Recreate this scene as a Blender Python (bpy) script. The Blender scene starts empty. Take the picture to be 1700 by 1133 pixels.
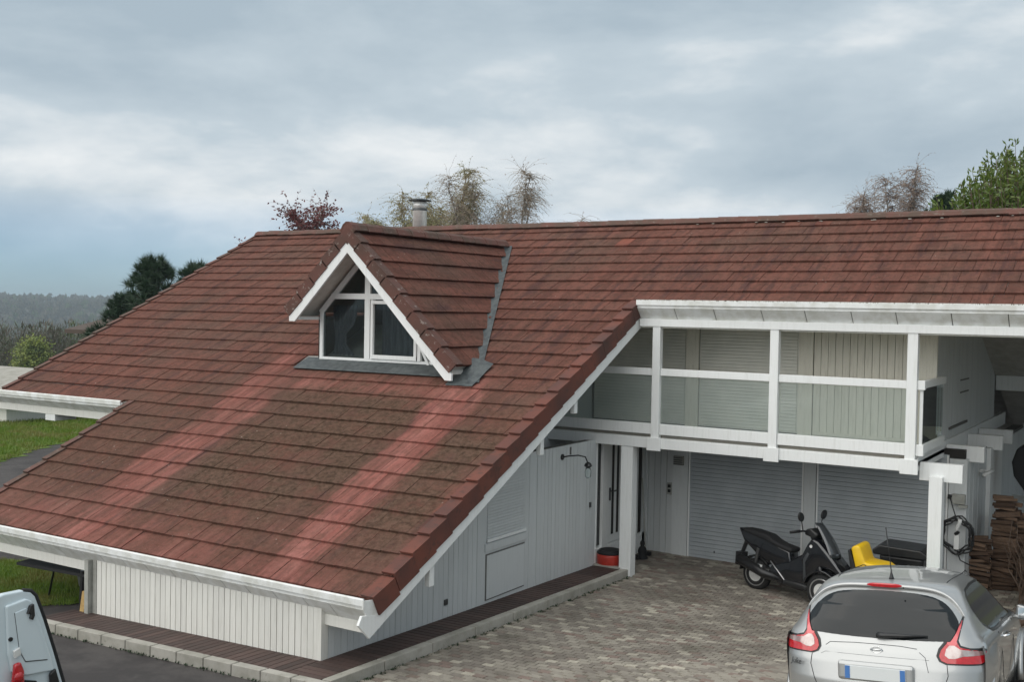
import bpy, math, random
from mathutils import Vector, Matrix, noise as mnoise
R_ = math.radians
SC = bpy.context.scene
COL = SC.collection
rnd = random.Random(7)

# ------------------------------------------------------------------ camera, world, sun, exposure
EYE = Vector((0.0, 0.0, 4.5))
cd = bpy.data.cameras.new('camera'); cam = bpy.data.objects.new('camera', cd); COL.objects.link(cam)
cam.matrix_world = Matrix.Translation(EYE) @ Matrix((
    (0.84647, -0.0314, 0.53152), (0.53213, 0.0160, -0.84651), (0.01808, 0.99938, 0.0302))).to_4x4()
# orthonormalise
_m = cam.matrix_world.to_3x3(); _q = _m.to_quaternion(); cam.rotation_mode = 'QUATERNION'
cam.location = EYE; cam.rotation_quaternion = _q
cd.sensor_width = 36.0; cd.lens = 36.0*1803/1700; cd.clip_end = 20000; cd.clip_start = 0.1
SC.camera = cam

SUN_EL, SUN_AZ = R_(50), R_(205)        # azimuth measured from +Y clockwise: behind the camera, from the left
w = bpy.data.worlds.new('World'); SC.world = w; w.use_nodes = True
wt = w.node_tree; wt.nodes.clear()
def wn(t, **k):
    n = wt.nodes.new(t)
    for a, b in k.items(): setattr(n, a, b)
    return n
def wl(a, b): wt.links.new(a, b)
sky = wn('ShaderNodeTexSky', sky_type='NISHITA', sun_disc=False)
sky.sun_elevation = SUN_EL; sky.sun_rotation = SUN_AZ; sky.air_density = 1.3; sky.dust_density = 0.4; sky.ozone_density = 4.0
bg1 = wn('ShaderNodeBackground'); bg1.inputs[1].default_value = 0.115; tint = wn('ShaderNodeMix', data_type='RGBA', blend_type='MULTIPLY'); tint.inputs[0].default_value = 1.0; tint.inputs[7].default_value = (0.42, 0.66, 1.08, 1); wl(sky.outputs[0], tint.inputs[6]); wl(tint.outputs[2], bg1.inputs[0])
tc = wn('ShaderNodeTexCoord')
mp = wn('ShaderNodeMapping'); mp.inputs['Scale'].default_value = (1.0, 1.0, 2.9); mp.inputs['Location'].default_value = (1.3, 4.4, 2.1)
wl(tc.outputs['Generated'], mp.inputs[0])
n1 = wn('ShaderNodeTexNoise'); n1.inputs['Scale'].default_value = 2.6; n1.inputs['Detail'].default_value = 9; n1.inputs['Roughness'].default_value = 0.56; n1.inputs['Distortion'].default_value = 0.15
wl(mp.outputs[0], n1.inputs['Vector'])
mp2 = wn('ShaderNodeMapping'); mp2.inputs['Scale'].default_value = (1.0, 1.0, 5.5); mp2.inputs['Location'].default_value = (7.7, 2.3, 1.9)
wl(tc.outputs['Generated'], mp2.inputs[0])
n2 = wn('ShaderNodeTexNoise'); n2.inputs['Scale'].default_value = 3.0; n2.inputs['Detail'].default_value = 8; n2.inputs['Roughness'].default_value = 0.55; n2.inputs['Distortion'].default_value = 0.2
wl(mp2.outputs[0], n2.inputs['Vector'])
cr = wn('ShaderNodeValToRGB')           # cloud brightness: grey bellies to pale tops
e = cr.color_ramp.elements
e[0].position = 0.34; e[0].color = (0.355, 0.435, 0.50, 1)
e[1].position = 0.63; e[1].color = (0.72, 0.75, 0.765, 1)
x = cr.color_ramp.elements.new(0.50); x.color = (0.47, 0.545, 0.60, 1)
wl(n1.outputs['Fac'], cr.inputs[0])
bg2 = wn('ShaderNodeBackground'); bg2.inputs[1].default_value = 1.0; wl(cr.outputs[0], bg2.inputs[0])
cov = wn('ShaderNodeMapRange'); cov.inputs['From Min'].default_value = 0.04; cov.inputs['From Max'].default_value = 0.22
wl(n2.outputs['Fac'], cov.inputs['Value'])
sep = wn('ShaderNodeSeparateXYZ'); wl(tc.outputs['Generated'], sep.inputs[0])
hz = wn('ShaderNodeMapRange'); hz.inputs['From Min'].default_value = 0.0; hz.inputs['From Max'].default_value = 0.095
hz.inputs['To Min'].default_value = 0.08; hz.inputs['To Max'].default_value = 1.0   # clear air low over the horizon
wl(sep.outputs['Z'], hz.inputs['Value'])
mu = wn('ShaderNodeMath', operation='MULTIPLY'); wl(cov.outputs[0], mu.inputs[0]); wl(hz.outputs[0], mu.inputs[1])
mx = wn('ShaderNodeMixShader'); wl(mu.outputs[0], mx.inputs[0]); wl(bg1.outputs[0], mx.inputs[1]); wl(bg2.outputs[0], mx.inputs[2])
wo = wn('ShaderNodeOutputWorld'); wl(mx.outputs[0], wo.inputs[0])

sl = bpy.data.lights.new('sun', 'SUN'); so = bpy.data.objects.new('sun', sl); COL.objects.link(so)
sl.energy = 2.5; sl.angle = R_(100); sl.color = (1.0, 0.95, 0.88)
d = Vector((math.sin(SUN_AZ)*math.cos(SUN_EL), math.cos(SUN_AZ)*math.cos(SUN_EL), math.sin(SUN_EL)))
so.rotation_mode = 'QUATERNION'; so.rotation_quaternion = d.to_track_quat('Z', 'Y')
SC.view_settings.view_transform = 'Standard'; SC.view_settings.look = 'None'
SC.view_settings.exposure = 0.22; SC.view_settings.gamma = 1.0; SC.view_settings.use_curve_mapping = False
SC.render.engine = 'CYCLES'

# ------------------------------------------------------------------ materials
def S2L(c):
    return tuple((v/255/12.92 if v/255 <= 0.04045 else ((v/255+0.055)/1.055)**2.4) for v in c)
class NT:
    def __init__(s, name):
        s.m = bpy.data.materials.new(name); s.m.use_nodes = True; s.t = s.m.node_tree
        s.b = s.t.nodes['Principled BSDF']; s.pos = None
    def n(s, t, **k):
        n = s.t.nodes.new(t)
        for a, b in k.items(): setattr(n, a, b)
        return n
    def l(s, a, b): s.t.links.new(a, b)
    def P(s):
        if not s.pos: s.pos = s.n('ShaderNodeNewGeometry').outputs['Position']
        return s.pos
    def scaled(s, sc, rot=(0,0,0)):
        m = s.n('ShaderNodeMapping'); m.inputs['Scale'].default_value = sc; m.inputs['Rotation'].default_value = rot
        s.l(s.P(), m.inputs[0]); return m.outputs[0]
    def noise(s, scale, detail=4, rough=.55, vec=None, dist=0):
        n = s.n('ShaderNodeTexNoise'); n.inputs['Scale'].default_value = scale; n.inputs['Detail'].default_value = detail
        n.inputs['Roughness'].default_value = rough; n.inputs['Distortion'].default_value = dist
        s.l(vec if vec is not None else s.P(), n.inputs['Vector']); return n.outputs['Fac']
    def rng(s, v, a, b, c=0., d=1., smooth=True):
        n = s.n('ShaderNodeMapRange'); n.interpolation_type = 'SMOOTHSTEP' if smooth else 'LINEAR'
        n.inputs['From Min'].default_value = a; n.inputs['From Max'].default_value = b
        n.inputs['To Min'].default_value = c; n.inputs['To Max'].default_value = d
        s.l(v, n.inputs['Value']); return n.outputs[0]
    def math(s, op, a, b=None):
        n = s.n('ShaderNodeMath', operation=op)
        for i, v in enumerate((a, b)):
            if v is None: continue
            if isinstance(v, (int, float)): n.inputs[i].default_value = v
            else: s.l(v, n.inputs[i])
        return n.outputs[0]
    def mix(s, f, a, b, mode='MIX'):
        n = s.n('ShaderNodeMix', data_type='RGBA', blend_type=mode)
        for i, v in ((0, f), (6, a), (7, b)):
            if isinstance(v, (int, float)): n.inputs[i].default_value = v
            elif isinstance(v, tuple): n.inputs[i].default_value = (*v[:3], 1)
            else: s.l(v, n.inputs[i])
        return n.outputs[2]
    def rand(s):
        o = s.n('ShaderNodeObjectInfo').outputs['Random']; g = s.n('ShaderNodeNewGeometry').outputs['Random Per Island']
        return s.math('FRACT', s.math('ADD', o, g))
    def col(s, c):
        if isinstance(c, tuple): s.b.inputs['Base Color'].default_value = (*c[:3], 1)
        else: s.l(c, s.b.inputs['Base Color'])
    def rough(s, v):
        if isinstance(v, (int, float)): s.b.inputs['Roughness'].default_value = v
        else: s.l(v, s.b.inputs['Roughness'])
    def bump(s, h, strength=.3, dist=.01):
        n = s.n('ShaderNodeBump'); n.inputs['Strength'].default_value = strength; n.inputs['Distance'].default_value = dist
        s.l(h, n.inputs['Height']); s.l(n.outputs[0], s.b.inputs['Normal'])
M = {}
def simple(name, c, rough=.6, c2=None, scale=8., metal=0., bump=0., bscale=60., coat=0., spec=None, stretch=None):
    t = NT(name)
    v = t.scaled(stretch) if stretch else None
    if c2 is not None: t.col(t.mix(t.rng(t.noise(scale, 5, .6, v), .35, .65), c, c2))
    else: t.col(tuple(c))
    t.rough(rough); t.b.inputs['Metallic'].default_value = metal
    if coat: t.b.inputs['Coat Weight'].default_value = coat
    if spec is not None: t.b.inputs['Specular IOR Level'].default_value = spec
    if bump: t.bump(t.noise(bscale, 4, .6), bump, .01)
    M[name] = t.m; return t

def white_paint(name, base, dirt, amt=.5, streak=True, var=.05):
    t = NT(name)
    st = t.noise(3.0, 6, .65, t.scaled((9, 9, .9)) if streak else None)
    f = t.rng(st, .45, .75, 0, amt)
    c = t.mix(f, base, dirt)
    c = t.mix(t.rng(t.rand(), 0, 1, 0, var, False), c, (base[0]*.5, base[1]*.5, base[2]*.5))
    fine = t.noise(45, 3, .6)
    c = t.mix(t.rng(fine, .62, .78, 0, .35), c, dirt)
    t.col(c); t.rough(.55); t.bump(t.noise(30, 4, .6, t.scaled((6, 6, 1))), .12, .004)
    M[name] = t.m
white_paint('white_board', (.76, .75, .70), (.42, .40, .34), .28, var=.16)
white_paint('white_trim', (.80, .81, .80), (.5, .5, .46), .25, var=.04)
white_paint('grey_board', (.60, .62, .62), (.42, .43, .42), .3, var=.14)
white_paint('warm_lit_board', (.80, .76, .66), (.42, .38, .3), .35, var=.10)  # upstairs boards: the warm tone of the light is put into the colour
simple('gutter_white', (.78, .79, .78), .38, (.62, .62, .58), 5.)
t = NT('gutter_dirty'); f = t.rng(t.noise(14, 6, .7, t.scaled((3, 1, 1))), .5, .62); t.col(t.mix(f, (.70, .70, .67), (.12, .12, .09))); t.rough(.6); M['gutter_dirty'] = t.m
simple('seam_shade', (.13, .125, .115), .8)  # groove shade put into the backing colour; small dark parts use it too
simple('soffit', (.58, .56, .52), .8, (.48, .46, .42), 4)
simple('ceiling_wood', (.17, .14, .11), .8, (.12, .10, .08), 4)
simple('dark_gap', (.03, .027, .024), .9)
simple('shutter', (.40, .43, .45), .5, (.35, .38, .40), 2.)
simple('cream_shutter', (.76, .74, .67), .55, (.66, .65, .59), 2.)
simple('black_plastic', (.012, .012, .013), .35, (.02, .02, .02), 6)
simple('black_matte', (.010, .010, .011), .75)
simple('rubber', (.016, .016, .016), .85, bump=.3)
simple('steel', (.80, .80, .78), .30, metal=.25, c2=(.7, .7, .68), scale=10)
simple('dark_steel', (.12, .12, .12), .45, metal=.8)
simple('lead', (.040, .048, .052), .6, (.080, .092, .092), 9, metal=.0, bump=.5, bscale=14)
simple('red_paint', (.45, .035, .02), .45, (.36, .03, .018), 10)
simple('yellow_seat', (.78, .50, .012), .4, (.70, .43, .01), 6)
simple('green_paint', (.02, .17, .055), .4, (.015, .12, .04), 5)
simple('grey_barrel', (.13, .14, .14), .5, (.10, .10, .10), 3)
simple('light_wood', (.50, .34, .13), .7, (.40, .25, .09), 12)
simple('grey_post', (.36, .36, .33), .6, (.28, .28, .25), 6)
simple('white_plastic', (.7, .7, .68), .4)
simple('curtain', (.36, .36, .40), .9, (.22, .22, .26), 5, stretch=(12, 1, .6))
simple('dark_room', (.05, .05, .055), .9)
simple('floor_board', (.34, .32, .28), .8)
simple('trunk_bark', (.17, .14, .115), .9, (.30, .27, .24), 4, bump=.5, stretch=(1, 1, .4))
simple('twig', (.30, .26, .20), .9, (.22, .18, .14), 3)
simple('twig_purple', (.22, .17, .155), .9, (.15, .12, .11), 3)
simple('rust_terminal', (.34, .06, .03), .6)
def leafmat(name, a, b, c=None, rough=.55, trans=.25):
    t = NT(name); r = t.rand()
    col = t.mix(r, a, b)
    if c: col = t.mix(t.rng(t.noise(.9, 3), .4, .65), col, c)
    t.col(col); t.rough(rough)
    tr = t.n('ShaderNodeBsdfTranslucent'); t.l(col, tr.inputs[0])
    mixs = t.n('ShaderNodeMixShader'); mixs.inputs[0].default_value = trans
    t.l(t.b.outputs[0], mixs.inputs[1]); t.l(tr.outputs[0], mixs.inputs[2])
    t.l(mixs.outputs[0], t.t.nodes['Material Output'].inputs[0]); M[name] = t.m
leafmat('birch_leaf', (.27, .28, .11), (.36, .33, .15), (.30, .22, .10))
leafmat('birch_catkin', (.27, .20, .15), (.34, .26, .2))
leafmat('pine_needle', (.014, .035, .016), (.035, .065, .026), (.02, .05, .018), trans=.1)
leafmat('laurel_leaf', (.055, .10, .018), (.16, .20, .04), (.09, .14, .02), rough=.35, trans=.3)
leafmat('plum_leaf', (.14, .04, .045), (.24, .08, .08), (.10, .028, .035))
leafmat('willow_leaf', (.20, .26, .04), (.30, .33, .06), (.16, .21, .05))
leafmat('grass', (.085, .165, .012), (.17, .25, .025), (.20, .19, .05), trans=.3)
leafmat('forest_twig', (.085, .07, .05), (.15, .12, .085), (.07, .085, .04))
leafmat('forest_green', (.06, .10, .03), (.12, .15, .045), (.09, .11, .04))
leafmat('bark_dark', (.09, .06, .042), (.17, .115, .08))

# roof tiles: stains, clean streaks, moss, lichen -- all fixed in the place
def tile_mat(name, dormer=False):
    t = NT(name); P = t.P()
    sx = t.n('ShaderNodeSeparateXYZ'); t.l(P, sx.inputs[0]); X, Y = sx.outputs['X'], sx.outputs['Y']
    streak = t.noise(1.0, 6, .62, t.scaled((7.0, .55, .55)))            # runs down the slope
    patch = t.noise(.55, 5, .6)
    grit = t.noise(38, 5, .7)
    base = t.mix(t.rand(), (.108, .045, .034), (.148, .067, .051))
    base = t.mix(t.rng(streak, .40, .66, 0, .9), base, (.180, .074, .055))
    base = t.mix(t.rng(patch, .45, .68, 0, .55), base, (.105, .072, .055))
    base = t.mix(t.rng(t.noise(2.2, 5, .65, t.scaled((2.2, .4, .4))), .52, .66, 0, .75), base, (.070, .036, .034))
    base = t.mix(t.rng(t.noise(9, 6, .8), .46, .62, 0, .62), base, (.066, .036, .025))
    base = t.mix(t.rng(t.noise(14, 4, .7), .56, .70, 0, .5), base, (.20, .105, .082))
    base = t.mix(t.rng(t.noise(1.0, 6, .7, t.scaled((26, 1.5, 1.5))), .54, .70, 0, .5), base, (.06, .03, .026))
    if not dormer:
        wob = t.math('MULTIPLY', t.math('SUBTRACT', t.noise(1.3, 3, .5), .5), .55)
        fine = t.math('MULTIPLY', t.math('SUBTRACT', t.noise(1.0, 5, .7, t.scaled((16, .5, .5))), .5), .55)
        xx = t.math('ADD', X, t.math('ADD', wob, fine))
        def band(a, b, s=.12):
            return t.math('MULTIPLY', t.rng(xx, a-s, a+s), t.rng(xx, b-s, b+s, 1, 0))
        low = t.rng(Y, 14.1, 14.7, 1, 0); low2 = t.rng(Y, 14.3, 15.8, 1, 0)
        # moss field between and beside the clean streaks
        mossx = t.math('MAXIMUM', t.math('MULTIPLY', band(-13.0, -10.1, .25), low), t.math('MULTIPLY', band(-9.2, -8.35, .15), t.rng(Y, 12.5, 14.5, 1, 0)))
        mossx = t.math('MAXIMUM', mossx, t.math('MULTIPLY', band(-16.6, -14.5, .3), t.rng(Y, 12, 15, .6, 0)))
        ms = t.math('MULTIPLY', mossx, t.rng(t.noise(1.6, 6, .7), .36, .56, .35, 1))
        ms = t.math('MULTIPLY', ms, t.rng(Y, 9.9, 11.2, .25, 1))
        base = t.mix(t.math('MULTIPLY', ms, .9), base, t.mix(t.rng(t.noise(13, 6, .8), .38, .62), (.050, .032, .020), (.128, .078, .055)))
        pink = t.mix(t.rng(streak, .35, .7), (.29, .10, .082), (.36, .15, .128))
        s1 = t.math('MULTIPLY', band(-10.05, -9.28, .07), low)
        s2 = t.math('MULTIPLY', t.math('MULTIPLY', band(-14.35, -13.3, .14), low2), t.rng(t.noise(1.0, 4, .6, t.scaled((5, .3, .3))), .40, .56, .25, 1))
        s3 = t.math('MULTIPLY', t.rng(Y, 14.0, 14.5, 1, 0), t.math('MULTIPLY', t.rng(Y, 13.6, 14.0), band(-13.4, -9.6, .3)))
        s4 = t.math('MULTIPLY', t.rng(Y, 9.8, 11.3, .62, 0), t.rng(t.noise(.9, 4, .6), .35, .6))
        cl = t.math('MAXIMUM', t.math('MAXIMUM', t.math('MULTIPLY', s1, .95), t.math('MULTIPLY', s2, .8)), t.math('MAXIMUM', t.math('MULTIPLY', s3, .8), s4))
        cl = t.math('MULTIPLY', cl, t.rng(t.noise(3.0, 5, .7), .30, .56, .45, 1))
        cl = t.math('MULTIPLY', cl, t.rng(t.rand(), 0, 1, .55, 1, False))
        cl = t.math('MULTIPLY', cl, t.rng(t.noise(1.0, 6, .75, t.scaled((11, 1.1, 1.1))), .36, .58, .30, 1))
        cl = t.math('MULTIPLY', cl, t.rng(t.noise(11, 6, .8), .34, .54, .55, 1))
        base = t.mix(cl, base, pink)
        fresh = t.math('MULTIPLY', t.rng(t.rand(), .975, .985), t.math('MULTIPLY', t.rng(Y, 18.9, 19.2), .45))
        base = t.mix(fresh, base, (.30, .09, .06))
    base = t.mix(t.rng(grit, .50, .75, 0, .45), base, (.045, .026, .020), 'MIX')
    vo = t.n('ShaderNodeTexVoronoi'); vo.inputs['Scale'].default_value = 5.5; t.l(P, vo.inputs['Vector'])
    lich = t.math('MULTIPLY', t.rng(vo.outputs['Distance'], .035, .075, 1, 0), t.rng(t.noise(.7, 3), .50, .62))
    base = t.mix(t.math('MULTIPLY', lich, .75), base, (.42, .38, .33))
    t.col(base); t.rough(.9); t.b.inputs['Specular IOR Level'].default_value = .12
    t.bump(t.math('ADD', grit, t.math('MULTIPLY', streak, .7)), .8, .012)
    M[name] = t.m
tile_mat('roof_tile'); tile_mat('dormer_tile', True)
t = NT('verge_tile'); c = t.mix(t.rng(t.noise(1.0, 3), .35, .65), (.17, .050, .030), (.080, .034, .026)); c = t.mix(t.rng(t.noise(9, 6, .7), .5, .68, 0, .7), c, (.055, .03, .022))
t.col(t.mix(t.rng(t.rand(), 0, 1, 0, .4, False), c, (.08, .03, .025))); t.rough(.8); t.bump(t.noise(40, 4), .4, .006); M['verge_tile'] = t.m
t = NT('ridge_tile'); c = t.mix(t.rng(t.noise(2.5, 5), .35, .65), (.13, .055, .042), (.085, .055, .040)); c = t.mix(t.rng(t.noise(12, 6, .7), .55, .7, 0, .6), c, (.2, .18, .15))
t.col(c); t.rough(.85); t.bump(t.noise(40, 4), .4, .006); M['ridge_tile'] = t.m

t = NT('dormer_verge'); c = t.mix(t.rng(t.noise(2.5, 5), .35, .65), (.12, .05, .038), (.085, .045, .034)); c = t.mix(t.rng(t.noise(11, 6, .7), .58, .66, 0, .7), c, (.34, .30, .27))
t.col(c); t.rough(.85); t.bump(t.noise(40, 4), .4, .006); M['dormer_verge'] = t.m
# paving, asphalt, deck, kerb, ground
t = NT('paver'); r = t.rand()
c = t.mix(r, (.19, .165, .14), (.33, .30, .25)); c = t.mix(t.rng(r, .88, .95, 0, .8), c, (.48, .44, .36)); c = t.mix(t.math('MULTIPLY', t.rng(r, .30, .34, 0, .6), t.rng(r, .40, .46, 1, 0)), c, (.20, .12, .10))
c = t.mix(t.rng(t.noise(.45, 5, .6), .42, .68, 0, .65), c, (.115, .098, .08)); c = t.mix(t.rng(t.noise(1.6, 6, .75), .52, .68, 0, .6), c, (.105, .095, .07)); c = t.mix(t.rng(t.noise(25, 5, .7), .5, .75, 0, .4), c, (.09, .08, .065))
t.col(c); t.rough(.85); t.bump(t.noise(60, 4), .4, .006); M['paver'] = t.m
simple('paver_bed', (.15, .135, .11), .95, (.10, .10, .07), 10)
t = NT('asphalt'); c = t.mix(t.noise(150, 3, .7), (.036, .031, .030), (.088, .079, .074)); c = t.mix(t.rng(t.noise(.8, 6, .7), .42, .60, 0, .75), c, (.026, .022, .022))
c = t.mix(t.rng(t.noise(3.5, 6, .7), .6, .75, 0, .5), c, (.10, .095, .085)); t.col(c); t.rough(.9); t.bump(t.noise(180, 3), .5, .005); M['asphalt'] = t.m
t = NT('deck_board'); r = t.rand(); c = t.mix(r, (.045, .026, .022), (.085, .050, .042)); c = t.mix(t.rng(t.noise(4, 6, .7), .45, .7, 0, .5), c, (.03, .022, .018))
t.col(c); t.rough(.7); t.bump(t.noise(20, 4), .3, .004); M['deck_board'] = t.m
t = NT('kerb_stone'); c = t.mix(t.rng(t.noise(3, 6, .65), .35, .7), (.40, .38, .34), (.27, .26, .22)); c = t.mix(t.rng(t.rand(), 0, 1, 0, .3, False), c, (.23, .22, .19))
c = t.mix(t.rng(t.noise(8, 6, .7), .58, .72, 0, .6), c, (.12, .115, .09)); t.col(c); t.rough(.9); t.bump(t.noise(50, 4), .4, .005); M['kerb_stone'] = t.m
t = NT('terrain'); c = t.mix(t.rng(t.noise(.012, 6, .6), .4, .6), (.075, .085, .03), (.075, .062, .045)); c = t.mix(t.rng(t.noise(.05, 6, .7), .4, .6), c, (.055, .05, .037)); t.col(c); t.rough(1); M['terrain'] = t.m
t = NT('lawn_soil'); c = t.mix(t.rng(t.noise(1.2, 5), .35, .65), (.06, .12, .014), (.11, .16, .024)); c = t.mix(t.rng(t.noise(.35, 4), .5, .7, 0, .5), c, (.11, .11, .03)); t.col(c); t.rough(1); M['lawn_soil'] = t.m
t = NT('log'); c = t.mix(t.rand(), (.065, .038, .025), (.18, .115, .075)); c = t.mix(t.rng(t.noise(20, 5, .7, t.scaled((.3, 2, 2))), .45, .65, 0, .6), c, (.05, .032, .022)); t.col(c); t.rough(.95); t.bump(t.noise(40, 4), .8, .01); M['log'] = t.m
simple('log_end', (.30, .20, .12), .9, (.18, .11, .07), 15)
# glass
def glass(name, tint, gloss_rough=.02, fac=.18, base=(.02, .025, .025), reflmix=.5):
    m = bpy.data.materials.new(name); m.use_nodes = True; t = m.node_tree; t.nodes.clear()
    tr = t.nodes.new('ShaderNodeBsdfTransparent'); tr.inputs[0].default_value = (*tint, 1)
    gl = t.nodes.new('ShaderNodeBsdfGlossy'); gl.inputs['Roughness'].default_value = gloss_rough; gl.inputs[0].default_value = (.95, .97, .97, 1)
    if name == 'balcony_glass':      # pale tone mixed into the panes, lightening their dark reflections by colour
        di = t.nodes.new('ShaderNodeBsdfDiffuse'); di.inputs[0].default_value = (.62, .68, .67, 1); m0 = t.nodes.new('ShaderNodeMixShader'); m0.inputs[0].default_value = .10
        t.links.new(tr.outputs[0], m0.inputs[1]); t.links.new(di.outputs[0], m0.inputs[2]); base_out = m0.outputs[0]
    else: base_out = tr.outputs[0]
    fr = t.nodes.new('ShaderNodeLayerWeight'); fr.inputs[0].default_value = fac
    mx = t.nodes.new('ShaderNodeMixShader'); t.links.new(fr.outputs['Fresnel'], mx.inputs[0]); t.links.new(base_out, mx.inputs[1]); t.links.new(gl.outputs[0], mx.inputs[2])
    o = t.nodes.new('ShaderNodeOutputMaterial'); t.links.new(mx.outputs[0], o.inputs[0]); M[name] = m
glass('balcony_glass', (.93, .965, .96), .02, .16)
glass('window_glass', (.60, .64, .64), .01, .24)
t = simple('car_glass', (.010, .012, .013), .06); t.b.inputs['Specular IOR Level'].default_value = .42
t = NT('silver_paint'); t.col((.55, .57, .575)); t.b.inputs['Metallic'].default_value = .7; t.rough(.38); t.b.inputs['Coat Weight'].default_value = 1.0; t.b.inputs['Coat Roughness'].default_value = .04
t.col(t.mix(t.noise(900, 2, .5), (.385, .39, .385), (.48, .485, .48))); M['silver_paint'] = t.m
simple('white_car_paint', (.62, .70, .73), .22, coat=1.0)
simple('lamp_red', (.50, .006, .012), .12, (.40, .004, .01), 30, coat=1.)
simple('lamp_pink', (.62, .09, .10), .15, coat=1.)
t = simple('lamp_clear', (.50, .44, .42), .14, (.34, .20, .19), 9, coat=1., stretch=(1, 1, .3)); t.b.inputs['Metallic'].default_value = .5
simple('chrome', (.8, .8, .8), .08, metal=1.)
simple('plate_white', (.62, .64, .64), .4)
simple('plate_blue', (.05, .16, .42), .4)
simple('scooter_body', (.008, .0085, .011), .14, coat=1.)
simple('scooter_grey', (.07, .075, .08), .35, metal=.3)
simple('rim_silver', (.55, .55, .55), .3, metal=.8)
simple('screen', (.04, .045, .05), .08, coat=1.)

# ------------------------------------------------------------------ mesh helpers
class MB:
    def __init__(s): s.v = []; s.f = []
    def add(s, vs, fs):
        o = len(s.v); s.v += [tuple(v) for v in vs]; s.f += [tuple(o+i for i in f) for f in fs]
    def box(s, x0, x1, y0, y1, z0, z1):
        s.add([(x0,y0,z0),(x1,y0,z0),(x1,y1,z0),(x0,y1,z0),(x0,y0,z1),(x1,y0,z1),(x1,y1,z1),(x0,y1,z1)],
              [(0,3,2,1),(4,5,6,7),(0,1,5,4),(1,2,6,5),(2,3,7,6),(3,0,4,7)])
        return s
    def hexa(s, p):     # 8 points, bottom ring then top ring
        s.add(p, [(0,3,2,1),(4,5,6,7),(0,1,5,4),(1,2,6,5),(2,3,7,6),(3,0,4,7)]); return s
    def prism(s, poly, d):     # poly: list of 3D points, extruded by vector d
        n = len(poly); d = Vector(d)
        a = [Vector(p) for p in poly]; b = [p+d for p in a]
        s.add(a+b, [tuple(range(n))[::-1], tuple(range(n, 2*n))]+[(i, (i+1) % n, n+(i+1) % n, n+i) for i in range(n)]); return s
    def tube(s, pts, r, n=6, cap=True):
        pts = [Vector(p) for p in pts]; k = len(pts)
        rs = r if isinstance(r, (list, tuple)) else [r]*k
        vs = []; up = None
        for i, p in enumerate(pts):
            t = (pts[min(i+1, k-1)]-pts[max(i-1, 0)])
            t = t.normalized() if t.length > 1e-9 else Vector((0, 0, 1))
            if up is None: up = t.orthogonal().normalized()
            a = (up - t*up.dot(t)); a = a.normalized() if a.length > 1e-6 else t.orthogonal().normalized(); up = a
            b = t.cross(a)
            for j in range(n):
                an = 2*math.pi*j/n; vs.append(p+(a*math.cos(an)+b*math.sin(an))*rs[i])
        fs = [(i*n+j, i*n+(j+1) % n, (i+1)*n+(j+1) % n, (i+1)*n+j) for i in range(k-1) for j in range(n)]
        if cap: fs += [tuple(range(n))[::-1], tuple((k-1)*n+j for j in range(n))]
        s.add(vs, fs); return s
    def lathe(s, prof, c=(0, 0, 0), n=20, axis='z'):   # prof (r, h)
        vs = []
        for r, h in prof:
            for j in range(n):
                a = 2*math.pi*j/n; x, y = r*math.cos(a), r*math.sin(a)
                p = (x, y, h) if axis == 'z' else ((h, x, y) if axis == 'x' else (x, h, y))
                vs.append((p[0]+c[0], p[1]+c[1], p[2]+c[2]))
        k = len(prof)
        fs = [(i*n+j, i*n+(j+1) % n, (i+1)*n+(j+1) % n, (i+1)*n+j) for i in range(k-1) for j in range(n)]
        fs += [tuple(range(n))[::-1], tuple((k-1)*n+j for j in range(n))]
        s.add(vs, fs); return s
    def mesh(s, name, m=None, smooth=False):
        me = bpy.data.meshes.new(name); me.from_pydata(s.v, [], s.f)
        if m: me.materials.append(M[m] if isinstance(m, str) else m)
        if smooth: me.shade_smooth()
        me.update(); return me
    def build(s, name, m, parent=None, smooth=False, bevel=0., seg=2, sub=0, angle=None):
        o = bpy.data.objects.new(name, s.mesh(name, m, smooth)); COL.objects.link(o)
        if parent: o.parent = parent
        if sub:
            q = o.modifiers.new('s', 'SUBSURF'); q.levels = sub; q.render_levels = sub
        if bevel:
            q = o.modifiers.new('b', 'BEVEL'); q.width = bevel; q.segments = seg; q.limit_method = 'ANGLE'; q.angle_limit = R_(35)
        return o
def link(me, name, parent=None, loc=(0, 0, 0), rot=None, scale=None):
    o = bpy.data.objects.new(name, me); COL.objects.link(o); o.location = loc
    if rot is not None: o.rotation_euler = rot
    if scale is not None: o.scale = scale
    if parent: o.parent = parent
    return o
def empty(name, loc=(0, 0, 0), rz=0.):
    o = bpy.data.objects.new(name, None); COL.objects.link(o); o.location = loc; o.rotation_euler = (0, 0, rz); o.empty_display_size = .2; return o
def tag(o, label=None, cat=None, group=None, kind=None):
    if label: o['label'] = label
    if cat: o['category'] = cat
    if group: o['group'] = group
    if kind: o['kind'] = kind
    return o
def relocate(o, loc):     # give a mesh thing its origin at its base
    loc = Vector(loc); o.data.transform(Matrix.Translation(-loc)); o.location = loc; return o
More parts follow.
